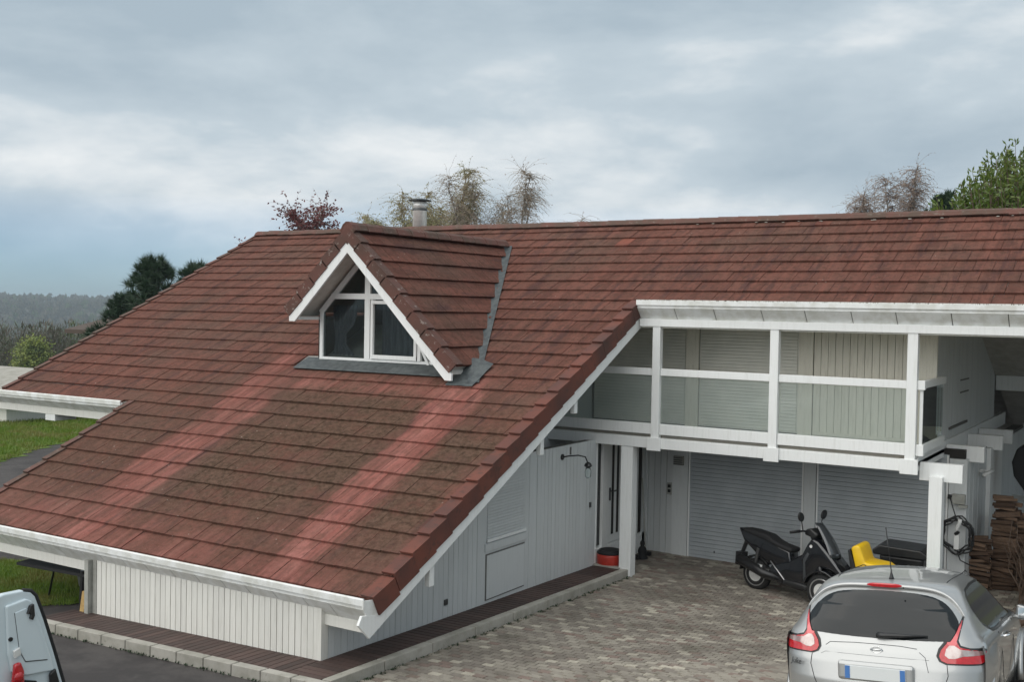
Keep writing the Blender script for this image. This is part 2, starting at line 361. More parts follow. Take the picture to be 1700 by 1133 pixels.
# ------------------------------------------------------------------ ground
def sm(x, a, b):
    t = min(1., max(0., (x-a)/(b-a))); return t*t*(3-2*t)
def g(x, y):                       # yard level
    z = .10-.030*(y-9.2)*(1-.45*sm(y, 16, 22))
    z += .035*(x+8.15)*(1-sm(y, 11, 18)) if x > -8.15 else .030*(max(x, -16)+8.15)*(1-sm(y, 12, 16))
    z += .36*sm(x, -7.0, -2.5)*(1-sm(y, 10.0, 15.5))
    if y > 22: z = max(z, -.3)
    return z
def terr(x, y):
    r = math.hypot(x, y); n = mnoise.noise(Vector((x*.004, y*.004, 1.3))); n2 = mnoise.noise(Vector((x*.0011, y*.0011, 5.1)))
    near = g(max(-40, min(8, x)), max(-5, min(40, y)))-.03
    z = near
    z -= 10*sm(r, 55, 160) + 30*sm(r, 140, 600) + 25*sm(r, 500, 1000)
    z += 60*sm(r, 1000, 2400) + 6*n*sm(r, 200, 800) + 7*n2*sm(r, 900, 2000)
    z -= 25*sm(r, 2450, 3000)
    return z
mb = MB(); rings = [0, 3, 5, 7, 9, 11, 13, 15, 17, 19, 21, 24, 28, 33, 40, 50, 62, 78, 98, 125, 160, 210, 270, 350, 450, 570, 720, 900, 1100, 1300, 1500, 1700, 1900, 2100, 2250, 2400, 2550, 2750, 3000]
NA = 240
mb.v.append((0, 0, terr(0, 0)))
for r in rings[1:]:
    for j in range(NA):
        a = 2*math.pi*j/NA; x, y = r*math.sin(a), r*math.cos(a); mb.v.append((x, y, terr(x, y)))
for j in range(NA): mb.f.append((0, 1+(j+1) % NA, 1+j))
for i in range(len(rings)-2):
    for j in range(NA):
        a = 1+i*NA+j; b = 1+i*NA+(j+1) % NA; mb.f.append((a, b, b+NA, a+NA))
tag(mb.build('ground_terrain', 'terrain', smooth=True), kind='structure')
def sheet(name, mat, x0, x1, y0, y1, step, dz, inside=None, **kw):
    mb = MB(); nx = max(1, round((x1-x0)/step)); ny = max(1, round((y1-y0)/step)); idx = {}
    def V(i, j):
        if (i, j) not in idx:
            x = x0+(x1-x0)*i/nx; y = y0+(y1-y0)*j/ny; idx[i, j] = len(mb.v); mb.v.append((x, y, g(x, y)+dz))
        return idx[i, j]
    for i in range(nx):
        for j in range(ny):
            x = x0+(x1-x0)*(i+.5)/nx; y = y0+(y1-y0)*(j+.5)/ny
            if inside is None or inside(x, y): mb.f.append((V(i, j), V(i+1, j), V(i+1, j+1), V(i, j+1)))
    return mb.build(name, mat, smooth=True, **kw)
tag(sheet('asphalt_drive', 'asphalt', -45, 10, -6, 40, .5, .0), kind='structure')
KX = -8.15       # outer edge of the right kerb
KY = 9.10        # outer edge of the front kerb
bed = tag(sheet('paving', 'paver_bed', -8.95, 8, 4, 24, .35, .006, lambda x, y: x > KX-.17 or y > 17.1), kind='structure')

# lawns (left)
def poly_in(px):
    def f(x, y):
        c = False; n = len(px)
        for i in range(n):
            x1, y1 = px[i]; x2, y2 = px[(i+1) % n]
            if (y1 > y) != (y2 > y) and x < (x2-x1)*(y-y1)/(y2-y1)+x1: c = not c
        return c
    return f
LAWN1 = poly_in([(-29.2, 17.6), (-26, 16.2), (-22, 30), (-24, 48), (-70, 48), (-70, 14), (-34, 15)])
LAWN1 = poly_in([(-28.3, 18.0), (-30.2, 20.9), (-31.6, 23.3), (-34, 27.5), (-44, 45), (-90, 45), (-90, 0), (-34, 9), (-26.5, 15)])
LAWN2 = poly_in([(-14.3, 10.2), (-13.7, 11.2), (-14.6, 12.4), (-16.5, 12.2), (-19.5, 11.0), (-24, 8), (-20, 5), (-15.2, 9.3)])
l1 = tag(sheet('lawn', 'lawn_soil', -46, -22, 0, 46, .5, .012, LAWN1), kind='structure')
l2 = tag(sheet('lawn', 'lawn_soil', -24, -13, 5, 13, .25, .012, LAWN2), kind='structure')
mb = MB()
def blades(mb, x0, x1, y0, y1, f, n, h, wd):
    k = 0
    while k < n:
        x, y = rnd.uniform(x0, x1), rnd.uniform(y0, y1)
        if not f(x, y): continue
        k += 1; a = rnd.uniform(0, 6.28); hh = h*rnd.uniform(.5, 1.3); z = g(x, y)+.01
        dx, dy = math.cos(a)*wd, math.sin(a)*wd; lx, ly = rnd.uniform(-.6, .6)*hh, rnd.uniform(-.6, .6)*hh
        mb.add([(x-dx, y-dy, z), (x+dx, y+dy, z), (x+lx, y+ly, z+hh)], [(0, 1, 2)])
blades(mb, -21, -13.5, 6.5, 12.5, LAWN2, 42000, .07, .006)
blades(mb, -42, -27, 12, 34, LAWN1, 60000, .11, .016)
tag(mb.build('grass', 'grass'), kind='stuff')

# pavers: herringbone-free running bond, nearest ones singly
PW, PD = .165, .11; XW_ = -8.85
pm = MB(); pm.hexa([(.003, .003, -.03), (PW-.003, .003, -.03), (PW-.003, PD-.003, -.03), (.003, PD-.003, -.03),
                    (.006, .006, .010), (PW-.006, .006, .010), (PW-.006, PD-.006, .010), (.006, PD-.006, .010)])
paver_me = pm.mesh('paver', 'paver')
def to_px(p):
    v = cam_inv @ Vector(p)
    if v.z > -.1: return None
    return (850+1803*v.x/-v.z, 566.5-1803*v.y/-v.z, -v.z)
cam_inv = (Matrix.Translation(EYE) @ cam.rotation_quaternion.to_matrix().to_4x4()).inverted()
cells = []
for j in range(int(14.5/PD)):
    y = 8.2+j*PD
    for i in range(-6, int(9.5/PW)+2):
        x = KX+.01+(i-(.5 if j % 2 else 0))*PW
        if x < (KX if y < 17.02 else XW_+.02): continue
        cells.append((x, y))
vis = []
for c in cells:
    q = to_px((c[0]+.1, c[1]+.07, g(*c)))
    if q and -20 < q[0] < 1330 and q[1] < 1150: vis.append((q[2], c))
vis.sort(); singles = set(c for _, c in vis[:300])
rest = MB()
for c in cells:
    x, y = c; z = g(x, y)+.012+rnd.uniform(-.003, .003)
    if c in singles:
        o = link(paver_me, 'paver', bed, (x, y, z), (rnd.uniform(-.008, .008)-.03, rnd.uniform(-.008, .008), 0))
    else:
        vs = [(x+a, y+b, g(x+a, y+b)+.012+h+rnd.uniform(-.001, .001)) for a, b, h in [tuple(v.co) for v in paver_me.vertices]]
        rest.hexa(vs)
tag(rest.build('paver', 'paver', bed), kind='stuff')

# ------------------------------------------------------------------ roof frame of reference
AL = 0.4725; CA, SA, TA = math.cos(AL), math.sin(AL), math.tan(AL); S = .396; Y0, Z0 = 16.603, 4.464
def RP(X, k, h=0.): return Vector((X, Y0-k*S*CA-h*SA, Z0-k*S*SA+h*CA))
def RZ(Y): return Z0+(Y-Y0)*TA
def RK(Y): return (Y0-Y)/CA/S
XV, XL, XN, XR = -8.05, -20.3, -16.4, 4.0
KRI = -9.85
house = empty('timber_house', (0, 0, 0)); tag(house, 'white boarded timber house with a large brown red tiled roof, dormer and balcony', 'house')

# roof slabs
roof = MB()
def slab(x0, x1, k0, k1, h0=-.16, h1=-.01):
    roof.hexa([RP(x0, k1, h0), RP(x1, k1, h0), RP(x1, k0, h0), RP(x0, k0, h0), RP(x0, k1, h1), RP(x1, k1, h1), RP(x1, k0, h1), RP(x0, k0, h1)])
slab(XL+.03, XN, KRI, 10.0); slab(XN, XV-.03, KRI, 18.95); slab(XV-.03, XR, KRI, -1.05)
yr, zr = RP(0, KRI)[1], RP(0, KRI)[2]
def rearZ(y): return zr-(y-yr)*TA
roof.hexa([(XL, yr+.01, zr-.2), (XR, yr+.01, zr-.2), (XR, 28.5, rearZ(28.5)-.2), (XL, 28.5, rearZ(28.5)-.2),
           (XL, yr+.01, zr-.01), (XR, yr+.01, zr-.01), (XR, 28.5, rearZ(28.5)-.01), (XL, 28.5, rearZ(28.5)-.01)])
roof = roof.build('roof', 'soffit', house)

# tiles
TW = .285; TL = S*1.14
tm = MB(); G = .0035
tm.hexa([(G, 0, .006), (TW-G, 0, .006), (TW-G, TL, -.004), (G, TL, -.004), (G, 0, .040), (TW-G, 0, .040), (TW-G, TL, .004), (G, TL, .004)])
tile_me = tm.mesh('tile', 'roof_tile')
DXA, DXL, DXR = -12.2, -13.55, -9.6      # dormer ridge, left eave, right foot
def in_dormer(x, Y):                # footprint where the dormer covers the roof
    if Y < 14.9: return (-13.45 < x < -10.9 and Y > 14.66) or (x > -10.9 and x < -9.85 and Y > 14.95-(-9.6-x)*0)
    z = RZ(Y); half = 5.79-z
    return (x > DXA-min(half, 1.2)-.0 if x < DXA else x < DXA+half-.12) and half > 0
tiles = []
for j in range(-9, 20):
    klo = float(j)+(.08 if j in (19,) else 0)
    xa = XN if j > 10 else XL; xb = XV if j > -1 else XR
    if j == 0: pass
    x = xa - (TW*.5 if j % 2 else 0) + rnd.uniform(-.03, .03)
    while x < xb-.02:
        a, b = max(x, xa), min(x+TW, xb-.02); x += TW
        if b-a < .04: continue
        kk = klo
        if j == -1 and a >= XV-.05: kk = -.86
        if j == 10 and b <= XN+.01: kk = 10.15
        P = RP(a, kk); Ym = P.y+.2
        if in_dormer((a+b)/2, Ym): continue
        if Ym < 14.75 and Ym > 14.45 and -13.6 < (a+b)/2 < -10.8: continue    # lead apron zone
        tiles.append((a, b, kk))
tv = []
for i, (a, b, kk) in enumerate(tiles):
    q = to_px(RP((a+b)/2, kk-.5))
    if q and -40 < q[0] < 1740 and -20 < q[1] < 1160: tv.append((q[2], i))
tv.sort(); single = set(i for _, i in tv[:300])
rest = MB()
for i, (a, b, kk) in enumerate(tiles):
    hh = rnd.uniform(-.003, .004); tz = rnd.uniform(-.006, .006); tx = rnd.uniform(-.006, .006); ty = rnd.uniform(-.006, .006)
    if rnd.random() < .03: tx += .02
    sc = (b-a)/TW; P = RP(a, kk+rnd.uniform(-.010, .010), hh)
    if i in single:
        link(tile_me, 'tile', roof, P, (AL+tx, ty, tz), (sc, 1, 1))
    else:
        mt = Matrix.Translation(P) @ Matrix.Rotation(tz, 4, 'Z') @ Matrix.Rotation(ty, 4, 'Y') @ Matrix.Rotation(AL+tx, 4, 'X') @ Matrix.Diagonal((sc, 1, 1, 1))
        rest.hexa([mt @ v.co for v in tile_me.vertices])
tag(rest.build('tile', 'roof_tile', roof), kind='stuff')
# verge caps
vm = MB(); L = S*1.06
def capbox(x0, x1, h0a, h1a, h0b, h1b): vm.hexa([(x0, 0, h0a), (x1, 0, h0a), (x1, L, h0b), (x0, L, h0b), (x0, 0, h1a), (x1, 0, h1a), (x1, L, h1b), (x0, L, h1b)])
capbox(-.17, .028, .052, .078, .012, .036); capbox(.0, .03, -.19, .051, -.215, .011)
cap_me = vm.mesh('verge_tile', 'verge_tile')
vm = MB(); capbox(-.03, .10, .052, .07, .012, .030); capbox(-.03, -.0, -.12, .051, -.14, .011); capl_me = vm.mesh('verge_tile', 'ridge_tile')
for j in range(0, 20): link(cap_me, 'verge_tile', roof, RP(XV, j+(.1 if j == 19 else 0), rnd.uniform(-.004, .004)), (AL+rnd.uniform(-.01, .01), 0, rnd.uniform(-.012, .012)))
for j in range(-8, 11): link(capl_me, 'verge_tile', roof, RP(XL, j, 0), (AL, 0, 0))
for j in range(11, 20): link(capl_me, 'verge_tile', roof, RP(XN, j, 0), (AL, 0, 0))
# ridge caps
rm = MB(); W_ = .40
prof = [(-.155, -.055), (-.10, .015), (-.03, .05), (.03, .05), (.10, .015), (.155, -.055)]
def ridge_mesh(x0, x1, s0, s1):
    m = MB(); n = len(prof)
    for xx, s in ((x0, s0), (x1, s1)):
        for (y, z) in prof: m.v.append((xx, y*s, z*s+.02))
        for (y, z) in prof[::-1]: m.v.append((xx, y*s*.86, z*s-.02+.02))
    N = 2*n
    m.f += [(i, (i+1) % N, N+(i+1) % N, N+i) for i in range(N)]+[tuple(range(N))[::-1], tuple(range(N, 2*N))]
    return m
rme = ridge_mesh(0, .43, 1.04, .94).mesh('ridge_tile', 'ridge_tile')
x = XL
while x < XR-.3:
    link(rme, 'ridge_tile', roof, (x, yr, zr+.035+rnd.uniform(-.006, .006)), (rnd.uniform(-.02, .02), rnd.uniform(-.008, .008), rnd.uniform(-.01, .01))); x += .40
# little clipped end at the left of the ridge
mb = MB(); mb.prism([(XL-.02, yr-.9, RZ(yr-.9)+.05), (XL-.02, yr, zr+.06), (XL-.02, yr+.5, zr-.2), (XL-.02, yr-.9, RZ(yr-.9)-.1)], (.05, 0, 0)); mb.build('verge_board', 'ridge_tile', roof)
# mortar fillet lumps under the ridge
mb = MB()
for i in range(16):
    x = rnd.uniform(-9, -1.5); p = RP(x, KRI+.42+rnd.uniform(-.05, .1), .05); s = rnd.uniform(.006, .013)
    mb.hexa([p+Vector((a*s*2.5, b*s, c*s*.5)) for a, b, c in [(-1,-1,-1),(1,-1,-1),(1,1,-1),(-1,1,-1),(-.6,-.6,1),(.6,-.6,1),(.6,.6,1),(-.6,.6,1)]])
tag(mb.build('mortar_crumb', 'kerb_stone', roof), kind='stuff')

# barge board along the right verge, with feet of purlins
def barge(x, kA, kB, h0, h1, th, name='barge_board'):
    m = MB(); m.hexa([RP(x, kB, h0), RP(x+th, kB, h0), RP(x+th, kA, h0), RP(x, kA, h0), RP(x, kB, h1), RP(x+th, kB, h1), RP(x+th, kA, h1), RP(x, kA, h1)])
    return m.build(name, 'white_trim', house, bevel=.004)
m = MB(); A = RP(XV, -1.2, -.20); 
tw = .035
lo = RP(XV, 19.25, 0)
pts = [RP(XV-.03, -.95, -.165), RP(XV-.03, -.95, -.165)-Vector((0, 0, .26)), Vector((XV-.03, 9.80, .60)), Vector((XV-.03, 9.60, .80)), Vector((XV-.03, 9.66, .90)), RP(XV-.03, 19.2, -.165)]
MB().prism(pts, (tw, 0, 0)).build('barge_board', 'white_trim', house, bevel=.004)
for (yy, z0, z1, sx) in ((11.02, .95, 1.34, .13), (13.72, 2.34, 2.72, .13), (14.73, 2.88, 3.25, .1)):
    MB().box(-8.16, XV-.035, yy, yy+.10, z0, z1).build('purlin_end', 'white_trim', house, bevel=.006)

# gutters: half-boxed metal gutter over sloping fascia panels
def gutter(x0, x1, ye, ze, pitch, endcap=False, lipmat='gutter_white', depth=.20):
    y = ye-.15
    m = MB()
    prof = [(y, ze+.03), (y-.012, ze+.02), (y-.012, ze-.03), (y+.004, ze-.045), (y+.02, ze-.03), (y+.02, ze-.005), (y+.028, ze+.0), (y+.028, ze-.08), (ye+.05, ze-.10), (ye+.05, ze-.115), (y+.0, ze-.095), (y-.0, ze-.052), (y-.03, ze-.045), (y-.03, ze+.028), (y-.018, ze+.042), (y-.005, ze+.042)]
    m.prism([(x0, a, b) for a, b in prof], (x1-x0, 0, 0)); m.build('gutter', lipmat, house)
    # sloping panels
    x = x0; first = True
    back = MB(); back.prism([(x0+.01, y+.012, ze-.10), (x0+.01, y+.18+.012, ze-.10-depth+.012), (x0+.01, ye+.2, ze-.12)], (x1-x0-.02, 0, 0)); back.build('fascia_backing', 'seam_shade', house)
    while x < x1-.01:
        w2 = min(pitch*rnd.uniform(.88, 1.1), x1-x)
        if x1-(x+w2) < .15: w2 = x1-x
        a, b = x+.007, x+w2-.007
        j = rnd.uniform(-.004, .004)
        p = MB(); p.hexa([(a, y+.18, ze-.10-depth), (b, y+.18, ze-.10-depth+j), (b, y+.20, ze-.09-depth+.0), (a, y+.20, ze-.09-depth), (a, y-.004, ze-.094), (b, y-.004, ze-.094), (b, y+.02, ze-.088), (a, y+.02, ze-.088)])
        p.build('fascia_panel', 'gutter_white', house); x += w2
    f = MB(); f.box(x0, x1, y+.17, y+.205, ze-.10-depth-.13, ze-.098-depth); f.build('fascia_board', 'white_board', house, bevel=.004)
ge = RP(0, 19.08)
gutter(-16.45, XV-.02, ge.y, ge.z+.02, .47)
MB().prism([(XV-.02, ge.y-.19, ge.z+.045), (XV-.02, ge.y-.19, ge.z-.06), (XV-.02, ge.y+.02, ge.z-.34), (XV-.02, ge.y+.12, ge.z-.34), (XV-.02, ge.y+.15, ge.z-.0)], (.022, 0, 0)).build('gutter_end', 'gutter_white', house)
ge2 = RP(0, 10.15)
gutter(XL-.1, XN-.02, ge2.y, ge2.z+.02, .62, depth=.14)
MB().box(-18.9, -18.6, ge2.y+.03, ge2.y+.5, 2.16, 2.3).build('bracket', 'white_trim', house)
MB().box(-16.9, -16.45, ge2.y+.03, ge2.y+.6, 2.08, 2.34).build('beam_end', 'white_trim', house)
MB().box(-17.0, -16.8, ge2.y+.1, ge2.y+.3, g(-17, 13), 2.1).build('post', 'white_trim', house)
ge3 = RP(0, -.86)
gutter(XV+.02, XR, ge3.y, ge3.z+.02, .74)
m = MB()      # grimy inner edge of the upper gutter
m.box(XV+.03, XR, ge3.y-.178, ge3.y-.17, ge3.z+.012, ge3.z+.066); m.build('gutter_edge', 'gutter_dirty', house)
# big white fascia beam below upper gutter
YB = 16.95
MB().box(XV+.03, XR, YB-.09, YB-.02, 4.235, 4.36).build('eaves_beam', 'white_trim', house, bevel=.004)
MB().box(XV-1.2, XR, YB-.015, YB+1.6, 4.37, 4.39).build('balcony_ceiling', 'warm_lit_board', house)

# ------------------------------------------------------------------ cladding
def clad(axis, fix, a0, a1, zlo, zhi, pitch, out, mat, th=.022, gap=.007, skip=None, name='board', parent=None):
    n = max(1, round((a1-a0)/pitch)); p = (a1-a0)/n
    for i in range(n):
        a, b = a0+i*p+gap/2, a0+(i+1)*p-gap/2; mid = (a+b)/2
        segs = [(zlo, zhi)]
        if skip:
            s = skip(mid)
            if s: segs = s
        for (l, h) in segs:
            la, lb = (l(a), l(b)) if callable(l) else (l, l); ha, hb = (h(a), h(b)) if callable(h) else (h, h)
            if min(ha-la, hb-lb) < .02:
                if max(ha-la, hb-lb) < .03: continue
                ha, hb = max(ha, la+.01), max(hb, lb+.01)
            t = th*rnd.uniform(.85, 1.1)
            lo, hi = (fix, fix+out*t); lo, hi = min(lo, hi), max(lo, hi)
            if axis == 'x': P = [(a, lo, la), (b, lo, lb), (b, hi, lb), (a, hi, la), (a, lo, ha), (b, lo, hb), (b, hi, hb), (a, hi, ha)]
            else: P = [(lo, a, la), (hi, a, la), (hi, b, lb), (lo, b, lb), (lo, a, ha), (hi, a, ha), (hi, b, hb), (lo, b, hb)]
            MB().hexa(P).build(name, mat, parent or house)
def deckz(x, y): return g(x, y)+.13
XW, YW = -8.85, 9.86
low_top = RP(0, 19.08).z-.1
# wing front wall
clad('x', YW, -13.05, XW-.10, lambda a: deckz(a, YW)-.01, low_top-.1, .103, -1, 'white_board', gap=.011)
MB().box(XW-.10, XW+.026, YW-.026, YW+.10, deckz(XW, YW)-.02, low_top).build('corner_board', 'white_board', house, bevel=.003)
# gable side wall (faces the yard)
WY0, WY1 = 13.32, 14.66
def sw_hi(y): return min(RZ(y)-.42, 2.22)
def side_skip(y):
    if WY0 < y < WY1: return [(0, 0)]
    return None
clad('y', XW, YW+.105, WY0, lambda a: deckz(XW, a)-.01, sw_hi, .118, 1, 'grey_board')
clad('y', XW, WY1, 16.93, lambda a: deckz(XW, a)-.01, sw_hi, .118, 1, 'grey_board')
# wall cores
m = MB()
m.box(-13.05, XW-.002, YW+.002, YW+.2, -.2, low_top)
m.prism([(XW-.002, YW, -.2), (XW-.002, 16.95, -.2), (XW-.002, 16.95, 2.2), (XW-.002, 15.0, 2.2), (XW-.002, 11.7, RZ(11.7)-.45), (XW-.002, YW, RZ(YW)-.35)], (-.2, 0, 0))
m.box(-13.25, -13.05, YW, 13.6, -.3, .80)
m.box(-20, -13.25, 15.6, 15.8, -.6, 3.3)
m.build('wall', 'seam_shade', house)
MB().box(-13.22, -13.14, YW-.10, YW-.02, g(-13.2, 9.8), .82).build('downpipe', 'grey_post', house)
MB().box(-13.13, -13.05, YW-.03, YW+.1, g(-13.1, 9.8), .82).build('corner_board', 'grey_post', house)
# window casing in side wall with roller shutter (upper) and flat panel (lower)
def xb(name, mat, y0, y1, z0, z1, t0=0., t1=.03, b=.004, parent=None):
    return MB().box(XW+t0, XW+t1, y0, y1, z0, z1).build(name, mat, parent or house, bevel=b)
def xpoly(name, mat, pts, t0, t1, parent=None, b=.0): return MB().prism([(XW+t0, y, z) for y, z in pts], (t1-t0, 0, 0)).build(name, mat, parent or house, bevel=b)
wy = lambda y: RZ(y)-.44
xpoly('window_casing', 'grey_board', [(WY0, .05), (WY1, -.0), (WY1, 2.2), (14.9, 2.2), (WY0, wy(WY0))], 0, .018)
win = xb('window_frame', 'grey_board', 13.40, 14.58, .86, .98, .018, .04)
for i in range(27):
    z = 1.05+i*.045; y0 = max(13.46, (z+.04+.44-Z0)/TA+Y0)
    if y0 > 14.3: break
    MB().box(XW+.019, XW+.030, y0, 14.52, z, z+.040).build('shutter_slat', 'grey_board', win)
xb('shutter_rail', 'white_trim', 13.44, 14.54, 1.0, 1.045, .03, .055)
xb('lower_panel', 'grey_board', 13.45, 14.52, .14, .80, .028, .036, .003)
xb('panel_gap', 'seam_shade', 13.43, 14.54, .12, .82, .019, .024, 0)
xb('vent', 'dark_steel', 12.38, 12.46, .29, .37, .02, .04)
xb('doorbell', 'dark_steel', 16.68, 16.73, 1.05, 1.14, .02, .045)
xb('wall_label', 'seam_shade', 15.95, 15.99, 2.05, 2.18, .02, .035)
# entrance: glass strip and door with four slots, on the side wall inside the recess
fz = .06
MB().box(XW-.12, XW+.02, 16.94, 19.0, -.2, .26).build('door_sill', 'white_trim', house, bevel=.01)
xb('door_frame', 'white_trim', 16.93, 16.97, .26, 2.3, -.1, .03); xb('door_frame', 'white_trim', 17.20, 17.42, .26, 2.3, -.1, .02); xb('door_frame', 'white_trim', 18.52, 18.66, .26, 2.3, -.1, .02)
xb('side_light', 'car_glass', 16.975, 17.195, .30, 2.2, -.05, -.03, 0)
door = xb('entrance_door', 'white_trim', 17.43, 18.50, .28, 2.15, -.06, -.02)
for i in range(4): xb('door_slot', 'dark_gap', 17.62+i*.20, 17.70+i*.20, .42, 2.10, -.0195, -.012, 0, door)
h = MB(); h.tube([(XW-.02, 17.54, 1.22), (XW+.05, 17.54, 1.22), (XW+.05, 17.68, 1.22)], .014); h.box(XW-.021, XW+.0, 17.52, 17.56, 1.05, 1.28); h.build('door_handle', 'dark_steel', door)
xb('dark_panel', 'dark_gap', 18.67, 18.86, .1, 2.3, -.06, -.01, 0)
MB().box(-9.1, -8.83, 18.86, 19.0, -.3, 2.3).build('wall', 'grey_board', house)

# garage wall
YG = 19.0
def gz(x): return g(x, YG)-.03
m = MB(); m.box(-8.99, -3.12, YG+.03, YG+.25, -.4, 2.3); m.build('wall', 'dark_gap', house)
MB().box(-8.95, -8.78, YG-.02, YG+.03, gz(-8.9), 2.2).build('garage_wall_trim', 'grey_board', house)
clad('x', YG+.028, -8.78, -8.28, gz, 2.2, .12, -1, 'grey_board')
MB().box(-8.28, -7.96, YG-.03, YG+.03, gz(-8.1), 2.2).build('pilaster', 'grey_board', house, bevel=.004)
MB().box(-5.76, -5.55, YG-.04, YG+.03, gz(-5.6), 2.2).build('pilaster', 'grey_board', house, bevel=.004)
for (a, b) in ((-7.95, -5.77), (-5.54, -3.36)):
    dr = MB().box(a, b, YG+.01, YG+.028, gz(a)+.02, 2.2).build('garage_door', 'shutter', house)
    z = gz(a)+.03; n = 0
    while z < 2.15:
        p = MB(); p.hexa([(a+.03, YG-.008, z+.0), (b-.03, YG-.008, z+.0), (b-.03, YG+.012, z-.004), (a+.03, YG+.012, z-.004), (a+.03, YG-.002, z+.068), (b-.03, YG-.002, z+.068), (b-.03, YG+.012, z+.074), (a+.03, YG+.012, z+.074)])
        p.build('garage_slat', 'shutter', dr); z += .078
    MB().box(a, a+.03, YG-.02, YG+.01, gz(a), 2.2).build('guide_rail', 'white_trim', dr); MB().box(b-.03, b, YG-.02, YG+.01, gz(a), 2.2).build('guide_rail', 'white_trim', dr)
MB().box(-7.42, -7.40, YG-.02, YG-.009, .02, .06).build('door_lock', 'black_plastic', house)
MB().box(-3.35, -3.07, YG-.03, YG+.2, -.4, 2.15).build('pilaster', 'grey_board', house, bevel=.004)
clad('y', -3.09, YG+.21, 20.9, -.4, 2.15, .12, 1, 'grey_board')
MB().box(-3.2, -3.0, 20.9, 22.3, -.4, 2.15).build('pilaster', 'white_trim', house, bevel=.004)
clad('y', -3.09, 22.3, 26.0, -.4, 2.1, .12, 1, 'grey_board')
MB().box(-3.3, -3.095, YG+.2, 26.0, -.5, 2.15).build('wall', 'seam_shade', house)
# ceiling of the recess
MB().box(-8.95, -3.45, YB+.02, YG+.03, 2.24, 2.30).build('recess_ceiling', 'ceiling_wood', house)

# ------------------------------------------------------------------ balcony
def yb(name, mat, x0, x1, z0, z1, y0=YB-.05, y1=YB+.05, b=.006): return MB().box(x0, x1, y0, y1, z0, z1).build(name, mat, house, bevel=b)
yb('balcony_beam', 'white_trim', -9.9, -3.46, 2.155, 2.335, YB-.06, YB+.06)
MB().box(-3.56, -3.45, YB+.061, 25.9, 2.155, 2.42).build('balcony_side_beam', 'white_trim', house, bevel=.006)
yb('balcony_floor', 'floor_board', -9.9, -3.57, 2.30, 2.375, YB+.061, 18.7, 0)
for (a, b) in ((-7.78, -7.64), (-5.73, -5.59), (-3.62, -3.47)):
    yb('post', 'white_trim', a, b, 2.30, 4.236, YB-.10, YB-.061) if False else yb('post', 'white_trim', a, b, 2.33, 4.236, YB-.075, YB+.045)
    yb('post_foot', 'white_trim', a-.06, b+.05, 2.12, 2.345, YB-.10, YB-.058)
spans = ((-9.9, -7.785), (-7.635, -5.735), (-5.585, -3.625))
for i, (a, b) in enumerate(spans):
    yb('handrail', 'white_trim', a, b, 3.40, 3.52, YB-.04, YB+.03)
    yb('bottom_rail', 'white_trim', a, b, 2.395, 2.575, YB-.045, YB+.035)
    MB().box(a+.01, b-.01, YB-.008, YB+.004, 2.58, 3.395).build('glass_panel', 'balcony_glass', house)
yb('rail_cap', 'white_trim', -3.47, -3.36, 3.39, 3.53, YB-.04, YB+.05); yb('rail_cap', 'white_trim', -3.47, -3.36, 2.40, 2.57, YB-.04, YB+.05)
MB().box(-3.435, -3.39, YB+.0, YB+.03, 2.5, 3.4).build('glass_clamp', 'white_trim', house)
MB().box(-3.45, -3.37, YB+.06, 18.6, 3.41, 3.52).build('handrail', 'white_trim', house, bevel=.005)
MB().box(-3.45, -3.37, YB+.06, 18.6, 2.43, 2.56).build('bottom_rail', 'white_trim', house, bevel=.005)
MB().box(-3.42, -3.40, YB+.10, 18.55, 2.57, 3.405).build('glass_panel', 'balcony_glass', house)
# room behind the balcony
YQ = 18.55
MB().box(-10.0, -3.56, YQ+.01, YQ+.2, 2.38, 4.38).build('wall', 'seam_shade', house)
MB().prism([(-9.86, 12.4, 2.0), (-9.86, YQ, 2.0), (-9.86, YQ, 4.38), (-9.86, 17.0, 4.38), (-9.86, 12.4, RZ(12.4)-.25)], (.06, 0, 0)).build('wall', 'grey_board', house)
for (a, b) in ((-9.75, -7.86), (-7.60, -5.78)):
    sh = MB().box(a, b, YQ-.004, YQ+.009, 2.42, 4.37).build('roller_shutter', 'cream_shutter', house)
    z = 2.45
    while z < 4.33:
        MB().hexa([(a+.02, YQ-.020, z), (b-.02, YQ-.020, z), (b-.02, YQ-.005, z-.003), (a+.02, YQ-.005, z-.003), (a+.02, YQ-.014, z+.050), (b-.02, YQ-.014, z+.050), (b-.02, YQ-.005, z+.055), (a+.02, YQ-.005, z+.055)]).build('shutter_slat', 'cream_shutter', sh); z += .059
MB().box(-7.85, -7.61, YQ-.05, YQ, 2.4, 4.37).build('mullion', 'warm_lit_board', house, bevel=.004)
MB().box(-5.77, -5.52, YQ-.04, YQ, 2.4, 4.37).build('mullion', 'warm_lit_board', house, bevel=.004)
clad('x', YQ, -5.51, -3.80, 2.40, 4.37, .123, -1, 'warm_lit_board')
MB().box(-5.50, -3.84, YQ-.045, YQ-.03, 2.42, 2.47).build('skirting', 'warm_lit_board', house)
MB().box(-3.80, -3.50, YQ-.05, YQ+.0, 2.4, 4.37).build('corner_board', 'warm_lit_board', house, bevel=.004)
# upper side wall facing right
def uh(y): return min(4.37, 4.42-(max(y, 22.2)-22.2)*.45)
clad('y', -3.52, YQ, 24.6, 2.42, uh, .118, 1, 'grey_board')
MB().prism([(-3.523, YQ+.2, 2.38), (-3.523, 24.6, 2.38), (-3.523, 24.6, 3.2), (-3.523, 22.0, 4.36), (-3.523, YQ+.2, 4.36)], (-.15, 0, 0)).build('wall', 'seam_shade', house)
MB().box(-3.495, -3.47, 19.6, 21.3, 2.56, 2.60).build('trim_strip', 'seam_shade', house)
for zz in (3.35, 3.13): MB().box(-3.497, -3.48, 20.6, 21.4, zz, zz+.02).build('wall_slot', 'seam_shade', house)
